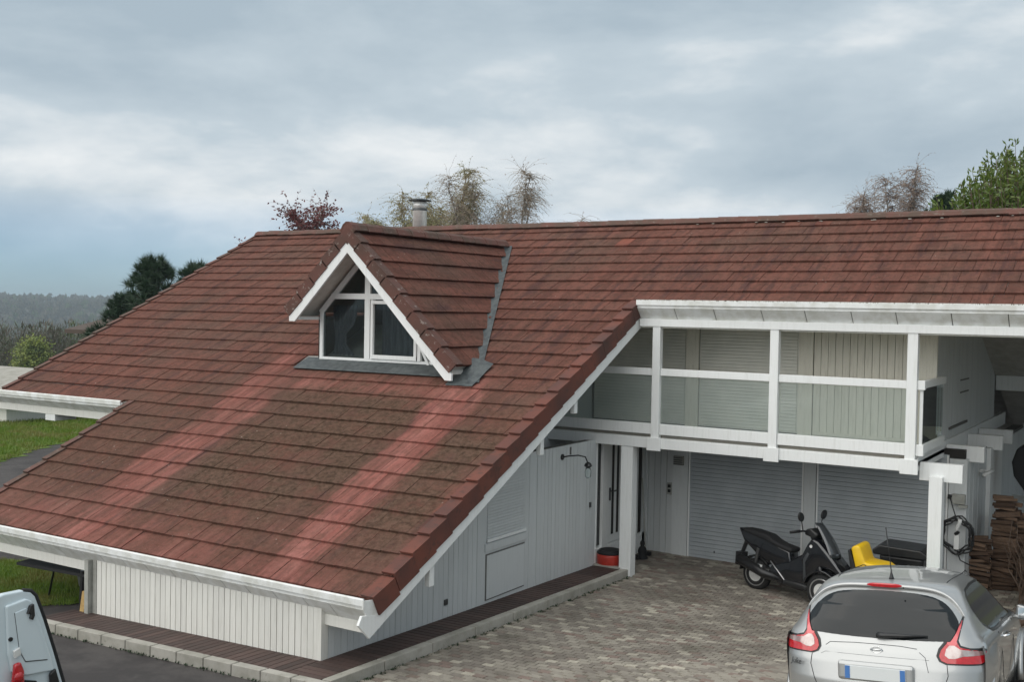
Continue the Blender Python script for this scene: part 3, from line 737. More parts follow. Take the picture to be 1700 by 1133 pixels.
# carport joists
for i, (yy, x1) in enumerate(((17.08, -2.83), (19.15, -2.85), (21.15, -2.85), (22.35, -2.85))):
    MB().box(-3.44, x1, yy, yy+.14, 2.10-.0 if i else 2.02, 2.36 if i else 2.29).build('joist_end', 'white_trim', house, bevel=.006)
for (xa, xc, ya, zt) in ((-8.34, -8.12, 16.90, 2.15), (-3.28, -3.09, 16.98, 2.10)):
    MB().box(xa, xc, ya, ya+.2, g(xa, ya)-.05, zt-.0).build('post', 'white_trim', house, bevel=.006)
# ceiling slope over the right part, purlin, far wall
m = MB(); m.hexa([(-3.5, 22.1, 4.42), (4, 22.1, 4.42), (4, 27.8, 1.85), (-3.5, 27.8, 1.85), (-3.5, 22.1, 4.46), (4, 22.1, 4.46), (4, 27.8, 1.9), (-3.5, 27.8, 1.9)]); m.build('carport_soffit', 'soffit', house)
MB().box(-3.5, 4, 17.0, 22.1, 4.40, 4.44).build('carport_ceiling', 'soffit', house)
MB().box(-3.48, 4, 24.6, 24.75, 2.97, 3.28).build('purlin', 'white_trim', house, bevel=.006)
MB().box(-3.1, -2.2, 26.0, 26.1, -.5, 2.2).build('wall', 'grey_board', house)

# ------------------------------------------------------------------ dormer
YF = 14.15
dorm = empty('tmp'); bpy.data.objects.remove(dorm)
AX, AZ = -12.2, 5.79
def slope_pts(side, d, h=0.):      # point on dormer slope at distance d down from apex, normal offset h ; returns (x,z)
    c = math.sqrt(.5); return (AX+side*(d*c)+side*h*c, AZ-d*c+h*c)
def yb_at(z): return Y0+(z-Z0)/TA           # roof plane Y at height z
core = MB()
for side, dl in ((1, 3.15), (-1, 1.92)):
    (xa, za), (xb_, zb) = slope_pts(side, 0), slope_pts(side, dl)
    (xa2, za2), (xb2, zb2) = slope_pts(side, 0, -.1), slope_pts(side, dl, -.1)
    core.hexa([(xb2, YF+.02, zb2), (xa, YF+.02, za-.1414), (xa, yb_at(za-.14)+.1, za-.1414), (xb2, yb_at(zb2)+.1, zb2), (xb_, YF+.02, zb), (xa, YF+.02, za), (xa, yb_at(za)+.1, za), (xb_, yb_at(zb)+.1, zb)])
dormer = core.build('dormer', 'soffit', house)
# dormer tiles
DS = .40; ca = math.sqrt(.5)
for side in (1, -1):
    rows = 8 if side == 1 else 5
    for r in range(rows):
        d1 = (r+1)*DS-.02; x1, z1 = slope_pts(side, d1, .0); z0 = AZ-(d1-DS)*ca
        yend1 = yb_at(z1)-.02; yend0 = yb_at(z0)-.02
        y = YF+.04
        off = TW*.5 if r % 2 else 0
        first = True
        while True:
            ww = TW if not first else TW-off*.6
            first = False
            ya, yb2 = y, min(y+ww, yend1)
            if ya > yend1-.01: break
            last = y+ww > yend1-.06; yt = yend0 if last else yb2; yb2 = yend1 if last else yb2
            hh = rnd.uniform(-.003, .004)
            def Q(d, y_, h):
                xx, zz = slope_pts(side, d, h); return (xx, y_, zz)
            top0 = max(0.0, d1-DS-.04)
            MB().hexa([Q(d1, ya+.003, .004+hh), Q(d1, yb2-.003, .004+hh), Q(top0, yt-.003, -.004), Q(top0, ya+.003, -.004),
                       Q(d1, ya+.003, .046+hh), Q(d1, yb2-.003, .046+hh), Q(top0, yt-.003, .006), Q(top0, ya+.003, .006)]).build('tile', 'dormer_tile', dormer)
            y += ww
            if last: break
        # verge cap of this row
        m = MB(); t0 = max(0, d1-DS-.02)
        def C(y0_, y1_, ha, hb, hc, hd, e_=(0 if side == 1 else .004)):
            y0_ += e_; y1_ += e_; m.hexa([Q(d1, y0_, ha), Q(d1, y1_, ha), Q(t0, y1_, hc), Q(t0, y0_, hc), Q(d1, y0_, hb), Q(d1, y1_, hb), Q(t0, y1_, hd), Q(t0, y0_, hd)])
        C(YF-.04, YF+.16, .048, .072, .010, .034); C(YF-.045, YF-.012, -.13, .047, -.15, .009)
        m.build('verge_tile', 'dormer_verge', dormer)
# dormer ridge caps run back to the main roof
y = YF-.04
while y < 19.0:
    m = MB(); yy = min(y+.44, 19.28)
    for s0, Yv in ((1.02, y), (.92, yy)):
        for (a, b) in prof: m.v.append((AX+a*s0*.95, Yv, AZ+.06+b*s0*1.35))
        for (a, b) in prof[::-1]: m.v.append((AX+a*s0*.8, Yv, AZ+.04+b*s0*1.35))
    N = 12; m.f += [(i, (i+1) % N, N+(i+1) % N, N+i) for i in range(N)]+[tuple(range(N))[::-1], tuple(range(N, 2*N))]
    m.build('ridge_tile', 'ridge_tile', dormer); y += .41
MB().prism([(AX-.17, YF-.035, AZ-.02), (AX, YF-.035, AZ-.26), (AX+.17, YF-.035, AZ-.02), (AX+.09, YF-.035, AZ+.07), (AX, YF-.035, AZ+.12), (AX-.09, YF-.035, AZ+.07)], (0, .03, 0)).build('ridge_end', 'ridge_tile', dormer)
# barge boards
def bb(side, d0, d1, h0, h1, y0_, y1_, name='barge_board', mat='white_trim'):
    pts = [slope_pts(side, d0, h1), slope_pts(side, d1, h1), slope_pts(side, d1+(h1-h0), h0), slope_pts(side, d0+(h1-h0)*1.0, h0)]
    if d0 == 0: pts = [(AX, AZ+h1/ca), slope_pts(side, d1, h1), (slope_pts(side, d1, h1)[0]-side*.0, AZ-d1*ca+h1*ca-.20), (AX, AZ+h0/ca)]
    return pts
def board_pts(side, dl, h1, hgt):
    top = (AX, AZ+h1/ca); e = (AX+side*dl, AZ+h1/ca-dl); eb = (AX+side*(dl), AZ+h1/ca-dl-hgt*.45); eb2 = (AX+side*(dl-hgt*.55), AZ+h1/ca-dl-hgt*.45); bt = (AX, AZ+h1/ca-hgt)
    return [top, e, eb2 if side == 1 else eb, bt] if False else [top, e, eb, (AX+side*(dl-hgt*.55), AZ+h1/ca-dl-hgt*.45), bt]
for side, dl in ((1, 2.20), (-1, 1.32)):
    P = board_pts(side, dl, -.115, .235)
    MB().prism([(x, YF-.025, z) for x, z in P], (0, .045, 0)).build('barge_board', 'white_trim', dormer, bevel=.003)
# soffit under the left slope and its eave board
(xl, zl) = (AX-1.30, AZ-1.30-.33)
MB().box(AX-1.36, -13.33, YF+.02, 14.95, 4.23, 4.28).build('soffit_board', 'white_trim', dormer)
m = MB(); m.hexa([(AX-1.34, YF+.02, 4.285), (AX-.06, YF+.02, 5.48), (AX-.06, 14.9, 5.48), (AX-1.34, 14.9, 4.285), (AX-1.36, YF+.02, 4.31), (AX-.06, YF+.02, 5.53), (AX-.06, 14.9, 5.53), (AX-1.36, 14.9, 4.31)]); m.build('soffit_board', 'soffit', dormer)
m = MB(); m.hexa([(AX+.06, YF+.02, 5.48), (AX+2.2, YF+.02, 3.42), (AX+2.2, 14.9, 3.42), (AX+.06, 14.9, 5.48), (AX+.06, YF+.02, 5.53), (AX+2.2, YF+.02, 3.46), (AX+2.2, 14.9, 3.46), (AX+.06, 14.9, 5.53)]); m.build('soffit_board', 'soffit', dormer)
# cheeks
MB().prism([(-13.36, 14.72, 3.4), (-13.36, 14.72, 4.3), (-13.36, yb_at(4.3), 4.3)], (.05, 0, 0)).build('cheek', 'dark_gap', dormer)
# window wall at Y=14.9
YWn = 14.72
WK = 14.72/14.90
def wpoly(name, mat, pts, y0_, y1_, parent=None, b=.003): return MB().prism([(x*WK, y0_, 4.5+(z-4.5)*WK) for x, z in pts], (0, y1_-y0_, 0)).build(name, mat, parent or dormer, bevel=b)
wf = wpoly('window_frame', 'white_trim', [(-13.47, 3.50), (-10.80, 3.50), (-10.80, 3.56), (-13.47, 3.56)], YWn-.03, YWn+.05)
WB = [0]
def wbar(x0, z0, x1, z1, wd, y0_=YWn-.03, y1_=YWn+.05, b=.003):
    WB[0] += 1; y0_ -= WB[0]*.0021; y1_ -= WB[0]*.0017
    dx, dz = x1-x0, z1-z0; L_ = math.hypot(dx, dz); nx, nz = -dz/L_*wd/2, dx/L_*wd/2
    return wpoly('frame_bar', 'white_trim', [(x0+nx, z0+nz), (x1+nx, z1+nz), (x1-nx, z1-nz), (x0-nx, z0-nz)], y0_, y1_, dormer, b)
wbar(-13.435, 3.5, -13.435, 4.42, .07); wbar(-13.46, 4.36, -12.22, 5.60, .09)
wbar(-12.36, 3.56, -12.36, 5.42, .12); wbar(-13.20, 4.66, -11.6, 4.66, .10)
wbar(-12.24, 3.56, -12.24, 4.60, .05, YWn-.045, YWn+.03); wbar(-11.28, 3.56, -11.28, 4.4, .06, YWn-.045, YWn+.03)
wbar(-12.24, 3.60, -11.25, 3.60, .07, YWn-.045, YWn+.03); wbar(-12.24, 4.56, -11.5, 4.56, .06, YWn-.045, YWn+.03)
wbar(-11.20, 3.56, -11.20, 4.4, .07); wbar(-11.0, 3.5, -12.1, 5.5, .05)
wbar(-12.30, 5.6, -10.75, 3.95, .09)
wpoly('pane', 'window_glass', [(-13.40, 3.56), (-12.42, 3.56), (-12.42, 4.61), (-13.22, 4.61), (-13.40, 4.38)], YWn, YWn+.01, b=0)
wpoly('pane', 'window_glass', [(-13.12, 4.71), (-12.42, 4.71), (-12.42, 5.35)], YWn, YWn+.01, b=0)
wpoly('pane', 'window_glass', [(-12.30, 4.71), (-11.6, 4.71), (-12.30, 5.40)], YWn, YWn+.01, b=0)
wpoly('pane', 'window_glass', [(-12.21, 3.63), (-11.31, 3.63), (-11.31, 4.2), (-11.65, 4.53), (-12.21, 4.53)], YWn-.01, YWn, b=0)
wpoly('pane', 'window_glass', [(-11.16, 3.56), (-10.82, 3.56), (-11.16, 4.0)], YWn, YWn+.01, b=0)
# room behind the panes: dark sheet coloured as the unlit room, two curtains
m = MB(); m.prism([(-13.42, 16.0, 3.4), (-13.42, 16.0, 4.3), (-12.2, 16.0, 5.5), (-10.95, 16.0, 4.25), (-10.5, 16.0, 3.4)], (0, .02, 0)); m.build('unlit_room_sheet', 'dark_room', dormer)
def curtain(x0, x1, z0, z1, y, n, pinch=0.):
    m = MB(); K = 40; R = 6
    for j in range(R+1):
        for i in range(K+1):
            u = i/K; v = j/R; cx = x0+(x1-x0)*.15; pz = 1-pinch*math.exp(-((v-.42)/.22)**2)
            m.v.append((cx+(x0+(x1-x0)*u-cx)*pz, y+.03*math.sin(u*n*6.28), z0+(z1-z0)*v))
    for j in range(R):
        for i in range(K): a = j*(K+1)+i; m.f.append((a, a+1, a+K+2, a+K+1))
    return m.build('curtain', 'curtain', dormer, smooth=True)
curtain(-13.22, -12.65, 3.45, 4.5, 14.95, 5, .6); curtain(-12.1, -11.1, 3.45, 4.7, 14.97, 7)
# lead apron, valley and foot flashing
m = MB(); m.hexa([RP(-13.62, RK(14.36), .05), RP(-10.35, RK(14.36), .05), (-10.35, 14.70, 3.525), (-13.62, 14.74, 3.545), RP(-13.62, RK(14.36), .055), RP(-10.35, RK(14.36), .055), (-10.35, 14.70, 3.53), (-13.62, 14.74, 3.55)]); m.build('lead_apron', 'lead', dormer)
m = MB()
n = 24
for i in range(n+1):
    z = 5.74-(5.74-3.26)*i/n; Yv = yb_at(z); xv = AX+(AZ-z)
    m.v += [tuple(Vector((xv-.06, Yv-.06, z+.06))), tuple(Vector((xv+.02, Yv-.02, z+.035+.01*math.sin(i*2.1)))), tuple(Vector((xv+.08, Yv-.0, z+.058))), tuple(Vector((xv+.12, Yv-.0, z+.055)))]
for i in range(n):
    for j in range(3): a = i*4+j; m.f.append((a, a+4, a+5, a+1))
m.build('valley_flashing', 'lead', dormer, smooth=True)
m = MB()
NX, NY = 14, 12
for j in range(NY+1):
    for i in range(NX+1):
        X_ = -10.12+.52*i/NX; Y_ = 14.12+.62*j/NY
        bulge = .10*math.exp(-(((X_+9.95)/.28)**2+((Y_-14.75)/.3)**2))
        m.v.append((X_, Y_, RZ(Y_)+.062+bulge+.012*mnoise.noise(Vector((X_*7, Y_*7, 0)))))
for j in range(NY):
    for i in range(NX): a = j*(NX+1)+i; m.f.append((a, a+1, a+NX+2, a+NX+1))
m.build('foot_flashing', 'lead', dormer, smooth=True)

# chimney flue
ch = empty('metal_chimney', (-15.38, 20.35, 6.2)); tag(ch, 'round stainless steel chimney flue with a black cap above the ridge', 'chimney')
MB().lathe([(.165, 0), (.165, .52), (.17, .525), (.17, .53)], n=28).build('flue', 'steel', ch, smooth=True)
MB().lathe([(.172, .53), (.178, .535), (.178, .575), (.172, .58)], n=28).build('flue_band', 'dark_steel', ch)
MB().lathe([(.155, .58), (.155, .74)], n=28).build('flue_collar', 'steel', ch, smooth=True)
MB().lathe([(.05, .74), (.27, .765), (.27, .78), (.12, .815), (.02, .82)], n=28).build('cap', 'black_plastic', ch)
# ------------------------------------------------------------------ decks and kerbs
deck = empty('timber_deck', (XW, YW, 0)); 
tag(deck, 'dark brown board deck strip wrapping the corner of the white wall', 'deck')
def hx(p, **k): return MB().hexa(p)
x = -13.55; DI = KX-.17       # inner edge of the kerb
while x < XW-.02:
    x2 = min(x+.115, XW+.0)
    y0, y1 = KY+.16, YW-.03
    P = []
    for dz in (.09, .125):
        P += [(x+.004-XW, y0-YW, g(x, y0)+dz), (x2-.004-XW, y0-YW, g(x2, y0)+dz), (x2-.004-XW, y1-YW, g(x2, y1)+dz), (x+.004-XW, y1-YW, g(x, y1)+dz)]
    MB().hexa(P).build('deck_board', 'deck_board', deck); x += .118
y = KY+.16
while y < 16.86:
    y2 = y+.115; x0, x1 = XW+.03 if y > YW-.05 else XW+.01, DI
    P = []
    for dz in (.09, .125):
        P += [(x0-XW, y+.004-YW, g(x0, y)+dz), (x1-XW, y+.004-YW, g(x1, y)+dz), (x1-XW, y2-.004-YW, g(x1, y2)+dz), (x0-XW, y2-.004-YW, g(x0, y2)+dz)]
    MB().hexa(P).build('deck_board', 'deck_board', deck); y += .118
kerb = empty('stone_kerb', (KX, KY, 0)); tag(kerb, 'pale grey kerb of stone blocks edging the dark deck', 'kerb')
def kblock(x0, x1, y0, y1):
    P = []; e = .004
    for dz, i in ((-.08, 0), (.135, .006)):
        P += [(a-KX, b-KY, g(a, b)+dz) for a, b in ((x0+e+i, y0+e+i), (x1-e-i, y0+e+i), (x1-e-i, y1-e-i), (x0+e+i, y1-e-i))]
    MB().hexa(P).build('kerb_block', 'kerb_stone', kerb, bevel=.008)
x = KX
while x > -13.6: kblock(x-.48, x, KY, KY+.155); x -= .48
y = KY+.158
while y < 16.9: kblock(KX-.155, KX, y, min(y+.98, 17.0)); y += .98
MB().hexa([(a-KX, b-KY, g(a, b)+dz) for dz in (.126, .15) for a, b in ((XW+.03, 16.86), (KX-.16, 16.86), (KX-.16, 17.0), (XW+.03, 17.0))]).build('kerb_block', 'kerb_stone', kerb)

mw_ = MB()
for i in range(420):
    if i < 260: x, y = KX+.01+abs(rnd.gauss(0, .035)), rnd.uniform(KY, 16.9)
    else: x, y = rnd.uniform(-13.5, KX), KY-.01-abs(rnd.gauss(0, .02))
    z = g(x, y)+.012
    for q in range(5):
        a = rnd.uniform(0, 6.28); h_ = rnd.uniform(.008, .035); mw_.add([(x-.008*math.cos(a), y-.008*math.sin(a), z), (x+.008*math.cos(a), y+.008*math.sin(a), z), (x+rnd.uniform(-.02, .02), y+rnd.uniform(-.02, .02), z+h_)], [(0, 1, 2)])
tag(mw_.build('moss_and_weeds', 'pine_needle'), kind='stuff')
# ------------------------------------------------------------------ small things at the entrance
lamp = empty('wall_lamp', (XW+.02, 15.69, 2.04)); tag(lamp, 'black swan neck wall lamp with glass shade beside the entrance', 'lamp')
MB().lathe([(.05, 0), (.05, .02), (.03, .03)], axis='x').build('wall_plate', 'black_plastic', lamp)
MB().tube([(.02, 0, 0), (.10, .04, .02), (.22, .16, .03), (.30, .26, .0), (.33, .31, -.12)], .012, 8).build('arm', 'black_plastic', lamp, smooth=True)
MB().lathe([(.03, -.19), (.07, -.15), (.05, -.11), (.02, -.09)], c=(.33, .31, 0), n=16).build('socket', 'black_plastic', lamp)
MB().lathe([(.02, -.36), (.05, -.33), (.055, -.25), (.04, -.19)], c=(.33, .31, 0), n=16).build('glass_shade', 'balcony_glass', lamp, smooth=True)
cs = empty('red_barrel', (-8.62, 17.1, g(-8.6, 17.1)+.02)); tag(cs, 'red drum with a dark lid at the end of the deck by the entrance', 'barrel')
MB().lathe([(.18, 0), (.215, .03), (.225, .28), (.215, .31)], n=24).build('drum', 'red_paint', cs, smooth=True)
MB().lathe([(.222, .31), (.225, .335), (.19, .36), (.185, .375), (.05, .38)], n=24).build('lid', 'black_matte', cs)
MB().tube([(-.22, 0, .18), (-.27, 0, .2), (-.27, .0, .1), (-.22, 0, .08)], .012).build('handle', 'red_paint', cs)
gb = empty('garden_statuette', (-8.55, 18.3, g(-8.5, 18.3))); tag(gb, 'small black figure shaped ornament on the paving in the recess', 'ornament')
MB().lathe([(.10, 0), (.105, .05), (.07, .09), (.085, .16), (.07, .22), (.035, .26), (.045, .30), (.04, .34), (.01, .37)], n=16).build('figure', 'black_matte', gb, smooth=True)
MB().box(-.35, -.02, -.15, .05, 0, .07).build('base', 'black_matte', gb, bevel=.01)
br = empty('broom', (-8.72, 18.6, g(-8.7, 18.6))); tag(br, 'long handled broom leaning in the corner of the recess', 'broom')
MB().tube([(.1, 0, .08), (-.06, .12, 1.45)], .013, 6).build('handle', 'light_wood' if False else 'grey_post', br)
MB().box(0, .2, -.04, .04, 0, .09).build('brush', 'black_matte', br)
ic = empty('intercom', (-8.33, YG-.005, 1.12)); tag(ic, 'small grey intercom box on the white wall left of the garage doors', 'intercom')
MB().box(-.05, .05, -.03, 0, -.10, .12).build('housing', 'grey_post', ic, bevel=.005); MB().box(-.03, .03, -.036, -.031, -.06, .0).build('keypad', 'black_plastic', ic); MB().box(-.03, .03, -.036, -.031, .03, .09).build('screen', 'black_plastic', ic)
lv = empty('louvred_lamp', (-8.14, YG-.032, 1.68)); tag(lv, 'small grey louvred lamp high on the pilaster beside the garage', 'lamp')
MB().box(-.10, .10, -.05, 0, -.08, .09).build('housing', 'grey_post', lv, bevel=.006)
for i in range(4): MB().box(-.09, .09, -.065, -.051, -.07+i*.04, -.05+i*.04).build('louvre', 'dark_steel', lv)

# security camera, charger, coiled cable
sc = empty('security_camera', (-3.06, 20.2, 1.83)); tag(sc, 'small white security camera on the boards under the joists', 'camera')
MB().tube([(0, 0, 0), (.08, -.05, .02), (.14, -.08, 0)], .012).build('bracket', 'white_plastic', sc)
MB().tube([(.08, -.22, -.05), (.20, .02, .02)], .035, 12).build('body', 'white_plastic', sc, smooth=True); MB().lathe([(.045, 0), (.05, .02), (.03, .05)], c=(.02, 0, -.02)).build('mount', 'white_plastic', sc)
chg = empty('car_charger', (-3.2, YG-.032, 1.5)); tag(chg, 'grey wall socket box above the coiled black charging cable', 'charger')
MB().box(-.08, .12, -.10, 0, -.08, .08).build('housing', 'grey_post', chg, bevel=.01); MB().box(.02, .16, -.11, -.02, -.13, -.09).build('shelf', 'grey_post', chg)
MB().tube([(-.09, -.08, .04), (-.12, -.10, .06), (-.12, -.10, .0)], .028, 8).build('plug', 'black_plastic', chg)
cab = empty('charging_cable', (-3.18, YG-.12, .91)); tag(cab, 'black charging cable coiled on the wall with its grey and white control box', 'cable')
pts = []
for i in range(150):
    a = i*.22; rr = .27+.035*math.sin(i*.31)+.02*math.sin(i*1.3); pts.append((rr*math.cos(a)*.86, -.02-.03*math.sin(i*.13), rr*math.sin(a)*1.0+.02*math.sin(i*.2)))
MB().tube(pts, .013, 6).build('coil', 'black_plastic', cab, smooth=True)
MB().tube([(-.13, 0, .62), (-.09, -.03, .5), (-.03, -.04, .32), (.0, -.05, .24)], .011, 6).build('lead', 'black_plastic', cab, smooth=True)
MB().tube([(.0, 0, -.25), (.06, -.02, -.40), (.16, .05, -.46), (.3, .1, -.50)], .011, 6).build('lead', 'black_plastic', cab, smooth=True)
MB().box(-.04, .045, -.09, -.04, -.22, .02).build('control_box', 'white_plastic', cab, bevel=.012)
MB().tube([(0, -.06, .05), (.0, -.07, .13), (.04, -.07, .22), (.05, -.08, .28)], [.022, .03, .03, .034], 10).build('handle', 'white_plastic', cab, smooth=True)
MB().tube([(-.02, -.07, .02), (.03, -.07, .08)], .03, 8).build('grip', 'black_plastic', cab)

# firewood stack, sticks, roots, plank
wood = empty('firewood_stack', (-2.7, 19.6, g(-2.7, 19.6))); tag(wood, 'rough stack of split brown logs against the white wall by the carport', 'firewood')
gz0 = g(-2.7, 19.6)
def log(x, y, z, L_, r, ax='x'):
    m = MB(); n = rnd.choice((5, 6, 7)); 
    ph = rnd.uniform(0, 6.28); rs = [r*rnd.uniform(.65, 1.2) for _ in range(n)]
    vs = []
    for e_ in (0, 1):
        for j in range(n):
            a = ph+2*math.pi*j/n; u, v = rs[j]*math.cos(a)*1.12, rs[j]*math.sin(a)*.95
            vs.append((x+e_*L_, y+u, z+v) if ax == 'x' else (x+u, y+e_*L_, z+v))
    ya_, pi_ = rnd.uniform(-.30, .30), rnd.uniform(-.13, .13)
    c_ = Vector((x+L_/2, y, z)) if ax == 'x' else Vector((x, y+L_/2, z)); mm_ = Matrix.Rotation(ya_, 3, 'Z') @ Matrix.Rotation(pi_, 3, 'Y'); vs = [tuple(c_+mm_ @ (Vector(v)-c_)) for v in vs]
    m.add(vs, [(j, (j+1) % n, n+(j+1) % n, n+j) for j in range(n)]+[tuple(range(n))[::-1], tuple(range(n, 2*n))])
    return m.build('log', 'log', wood)
for (x0, y0, top, wdt, cols) in ((-.42, -.15, .92, .36, 1), (-.08, .15, 1.62, .36, 1), (.26, .3, 1.30, .34, 1), (.55, .6, 1.05, .36, 1), (.9, .8, .9, .36, 1), (-.1, .75, 1.25, .36, 1)):
    z = .06
    while z < top:
        r = rnd.uniform(.038, .068)
        for dy in (0, .17): log(x0+rnd.uniform(-.04, .04), y0+dy+rnd.uniform(-.02, .02), z, wdt+rnd.uniform(-.05, .05), r)
        z += r*1.55
brush = MB()
for i in range(150):
    bx, by = rnd.uniform(-2.25, -1.2), rnd.uniform(18.6, 20.2); z0_ = g(bx, by)
    pts = [(bx, by, z0_)]; vx, vy = rnd.uniform(-.3, .3), rnd.uniform(-.2, .2)
    for k in range(5): pts.append((pts[-1][0]+vx*.25+rnd.uniform(-.1, .1), pts[-1][1]+vy*.25+rnd.uniform(-.08, .08), pts[-1][2]+rnd.uniform(.08, .33)))
    brush.tube(pts, [.018, .016, .013, .010, .007, .004], 4)
o = brush.build('brushwood_heap', 'bark_dark'); tag(o, 'tangled heap of dry brown branches right of the log stack', 'branches')
o = MB().tube([(-2.35, 16.4, g(-2.35, 16.4)+.10), (-1.75, 18.1, g(-1.75, 18.1)+.2)], .07, 9).build('timber_pole', 'light_wood' if False else 'log'); tag(o, 'thick bare wooden pole lying on the ground before the branches', 'pole')
hosep = [(-1.75+.32*math.cos(a*.35)+.02*math.sin(a), 18.5+.1*math.sin(a*.35), .75+.42*math.sin(a*.35)) for a in range(56)]
o = MB().tube(hosep, .022, 6).build('coiled_vine', 'bark_dark', smooth=True); tag(o, 'ring of thick brown vine hanging by the branches at the right edge', 'vine')
tb = MB()
prof_t = [(0, .2), (.05, .9), (.2, 1.35), (.5, 1.6), (.62, 1.1), (.8, .3)]
tb.prism([(-2.46, 21.2, 2.25), (-2.62, 21.2, 2.15), (-2.70, 21.2, 1.9), (-2.66, 21.2, 1.65), (-2.45, 21.2, 1.35), (-2.2, 21.2, .9), (-1.9, 21.2, .8), (-1.8, 21.2, 1.9), (-2.1, 21.2, 2.2)], (0, .5, 0))
o = tb.build('folded_tarpaulin', 'black_matte', bevel=.04, seg=3); tag(o, 'black tarpaulin bundle hanging in the carport at the right edge', 'tarpaulin')
o = MB().tube([(-2.9, 23.0, 1.0), (-1.9, 23.0, 1.0)], .05, 12).build('white_pipe', 'white_plastic', smooth=True); tag(o, 'short white plastic pipe lying across the wood behind the stack', 'pipe')
for i in range(26):
    zz = .06+(i//5)*.14; o = None
    log(-.1+rnd.uniform(-.1, 1.2), 2.9+rnd.uniform(0, .3), zz, .4, .07)

# riding mower
mw = empty('riding_mower', (-3.60, 16.75, g(-3.9, 16.75)), R_(-4)); tag(mw, 'green garden tractor with a yellow seat parked behind the silver car', 'mower')
seat = MB(); seat.prism([(-.60, -.23, .50), (-.12, -.23, .46), (-.10, -.23, .54), (-.20, -.23, .60), (-.46, -.23, .62), (-.54, -.23, .90), (-.60, -.23, .92), (-.68, -.23, .87)], (0, .46, 0))
seat.v = [(x, y, z+.26-(.05 if z > .8 else 0)) for x, y, z in seat.v]; seat.build('seat', 'yellow_seat', mw, bevel=.05, seg=4, smooth=True)
MB().prism([(-.64, -.20, .46), (-.14, -.20, .42), (-.12, -.20, .71), (-.60, -.20, .75), (-.70, -.20, 1.05), (-.74, -.20, 1.03)], (0, .40, 0)).build('seat_base', 'black_plastic', mw, bevel=.02)
MB().prism([(-.8, -.35, .22), (.9, -.35, .22), (.9, -.35, .38), (-.1, -.35, .40), (-.2, -.35, .48), (-.8, -.35, .48)], (0, .7, 0)).build('chassis', 'green_paint', mw, bevel=.03)
MB().prism([(.20, -.26, .38), (1.15, -.26, .35), (1.18, -.26, .58), (1.05, -.26, .70), (.35, -.26, .76), (.22, -.26, .72)], (0, .52, 0)).build('bonnet', 'green_paint', mw, bevel=.06, seg=3, smooth=True)
for (x, r, yy) in ((-.5, .24, -.38), (-.5, .24, .30), (.85, .18, -.36), (.85, .18, .28)):
    wh = MB().lathe([(r*.5, 0), (r*.93, 0), (r, .03), (r, .10), (r*.93, .13), (r*.5, .13)], c=(x, yy, r), n=20, axis='y').build('wheel', 'rubber', mw)
    MB().lathe([(r*.49, -.005), (r*.49, .1)], c=(x, yy, r), n=16, axis='y').build('rim', 'yellow_seat', wh)
MB().tube([(.16, 0, .45), (.02, 0, .82)], .02, 8).build('steering_column', 'black_plastic', mw)
MB().tube([(.02+.17*math.cos(a*.524)*.5, .17*math.sin(a*.524), .82+.17*math.cos(a*.524)*.3) for a in range(13)], .016, 6).build('steering_wheel', 'black_plastic', mw)
tub = empty('black_tub', (-3.80, 17.95, g(-3.8, 17.95)+.08)); tag(tub, 'black lidded plastic tub standing behind the yellow mower seat', 'bin')
MB().prism([(-.27, -.25, .0), (.27, -.25, .0), (.34, -.25, .74), (-.34, -.25, .74)], (0, .5, 0)).build('body', 'black_plastic', tub, bevel=.04, seg=3)
MB().prism([(-.42, -.31, .74), (.42, -.31, .74), (.43, -.31, .80), (.30, -.31, .88), (-.32, -.31, .90), (-.44, -.31, .81)], (0, .62, 0)).build('lid', 'black_plastic', tub, bevel=.02, seg=2)
MB().box(.18, .22, -.262, -.251, .5, .54).build('latch', 'steel', tub)

# ------------------------------------------------------------------ three wheeled scooter
sc_ = empty('scooter', (-5.42, 17.28, g(-5.4, 17.3)+.0)); tag(sc_, 'black three wheeled scooter with a dark windscreen before the garage door', 'scooter')
sc_.rotation_euler = (R_(-3), 0, R_(-16))
def spanel(name, mat, pts, w0, w1=None, bevel=.03, par=None, seg=3, sm_=True):     # side outline given (x,z); width tapering
    m = MB(); m.prism([(x, -w0/2, z) for x, z in pts], (0, w0, 0))
    return m.build(name, mat, par or sc_, bevel=bevel, seg=seg, smooth=sm_)
def wheel(x, y, r, wd, nm='wheel'):
    tyre = MB().lathe([(r*.70, -wd/2), (r*.86, -wd/2), (r*.97, -wd*.3), (r, 0), (r*.97, wd*.3), (r*.86, wd/2), (r*.70, wd/2)], c=(x, y, r), n=32, axis='y').build(nm, 'rubber', sc_, smooth=True)
    m = MB()
    for s in (-1, 1):
        ring = [(x+math.cos(a)*r*.70, y+s*wd*.46, r+math.sin(a)*r*.70) for a in [i*math.pi/16 for i in range(33)]]; m.tube(ring, r*.045, 6)
    for i in range(5):
        a = i*2*math.pi/5+.3; m.tube([(x+math.cos(a)*.04, y, r+math.sin(a)*.04), (x+math.cos(a)*r*.68, y-wd*.3, r+math.sin(a)*r*.68)], .018, 6)
        m.tube([(x+math.cos(a)*.04, y, r+math.sin(a)*.04), (x+math.cos(a+.3)*r*.68, y-wd*.3, r+math.sin(a+.3)*r*.68)], .012, 6)
    m.lathe([(.05, -wd*.4), (.05, wd*.4)], c=(x, y, r), n=16, axis='y'); m.build('rim', 'rim_silver', tyre)
    MB().lathe([(r*.45, -wd*.52), (r*.45, -wd*.50)], c=(x, y, r), n=24, axis='y').build('brake_disc', 'steel', tyre)
wheel(-.66, 0, .265, .13); wheel(.70, -.21, .27, .09, 'wheel'); wheel(.72, .21, .27, .09, 'wheel')
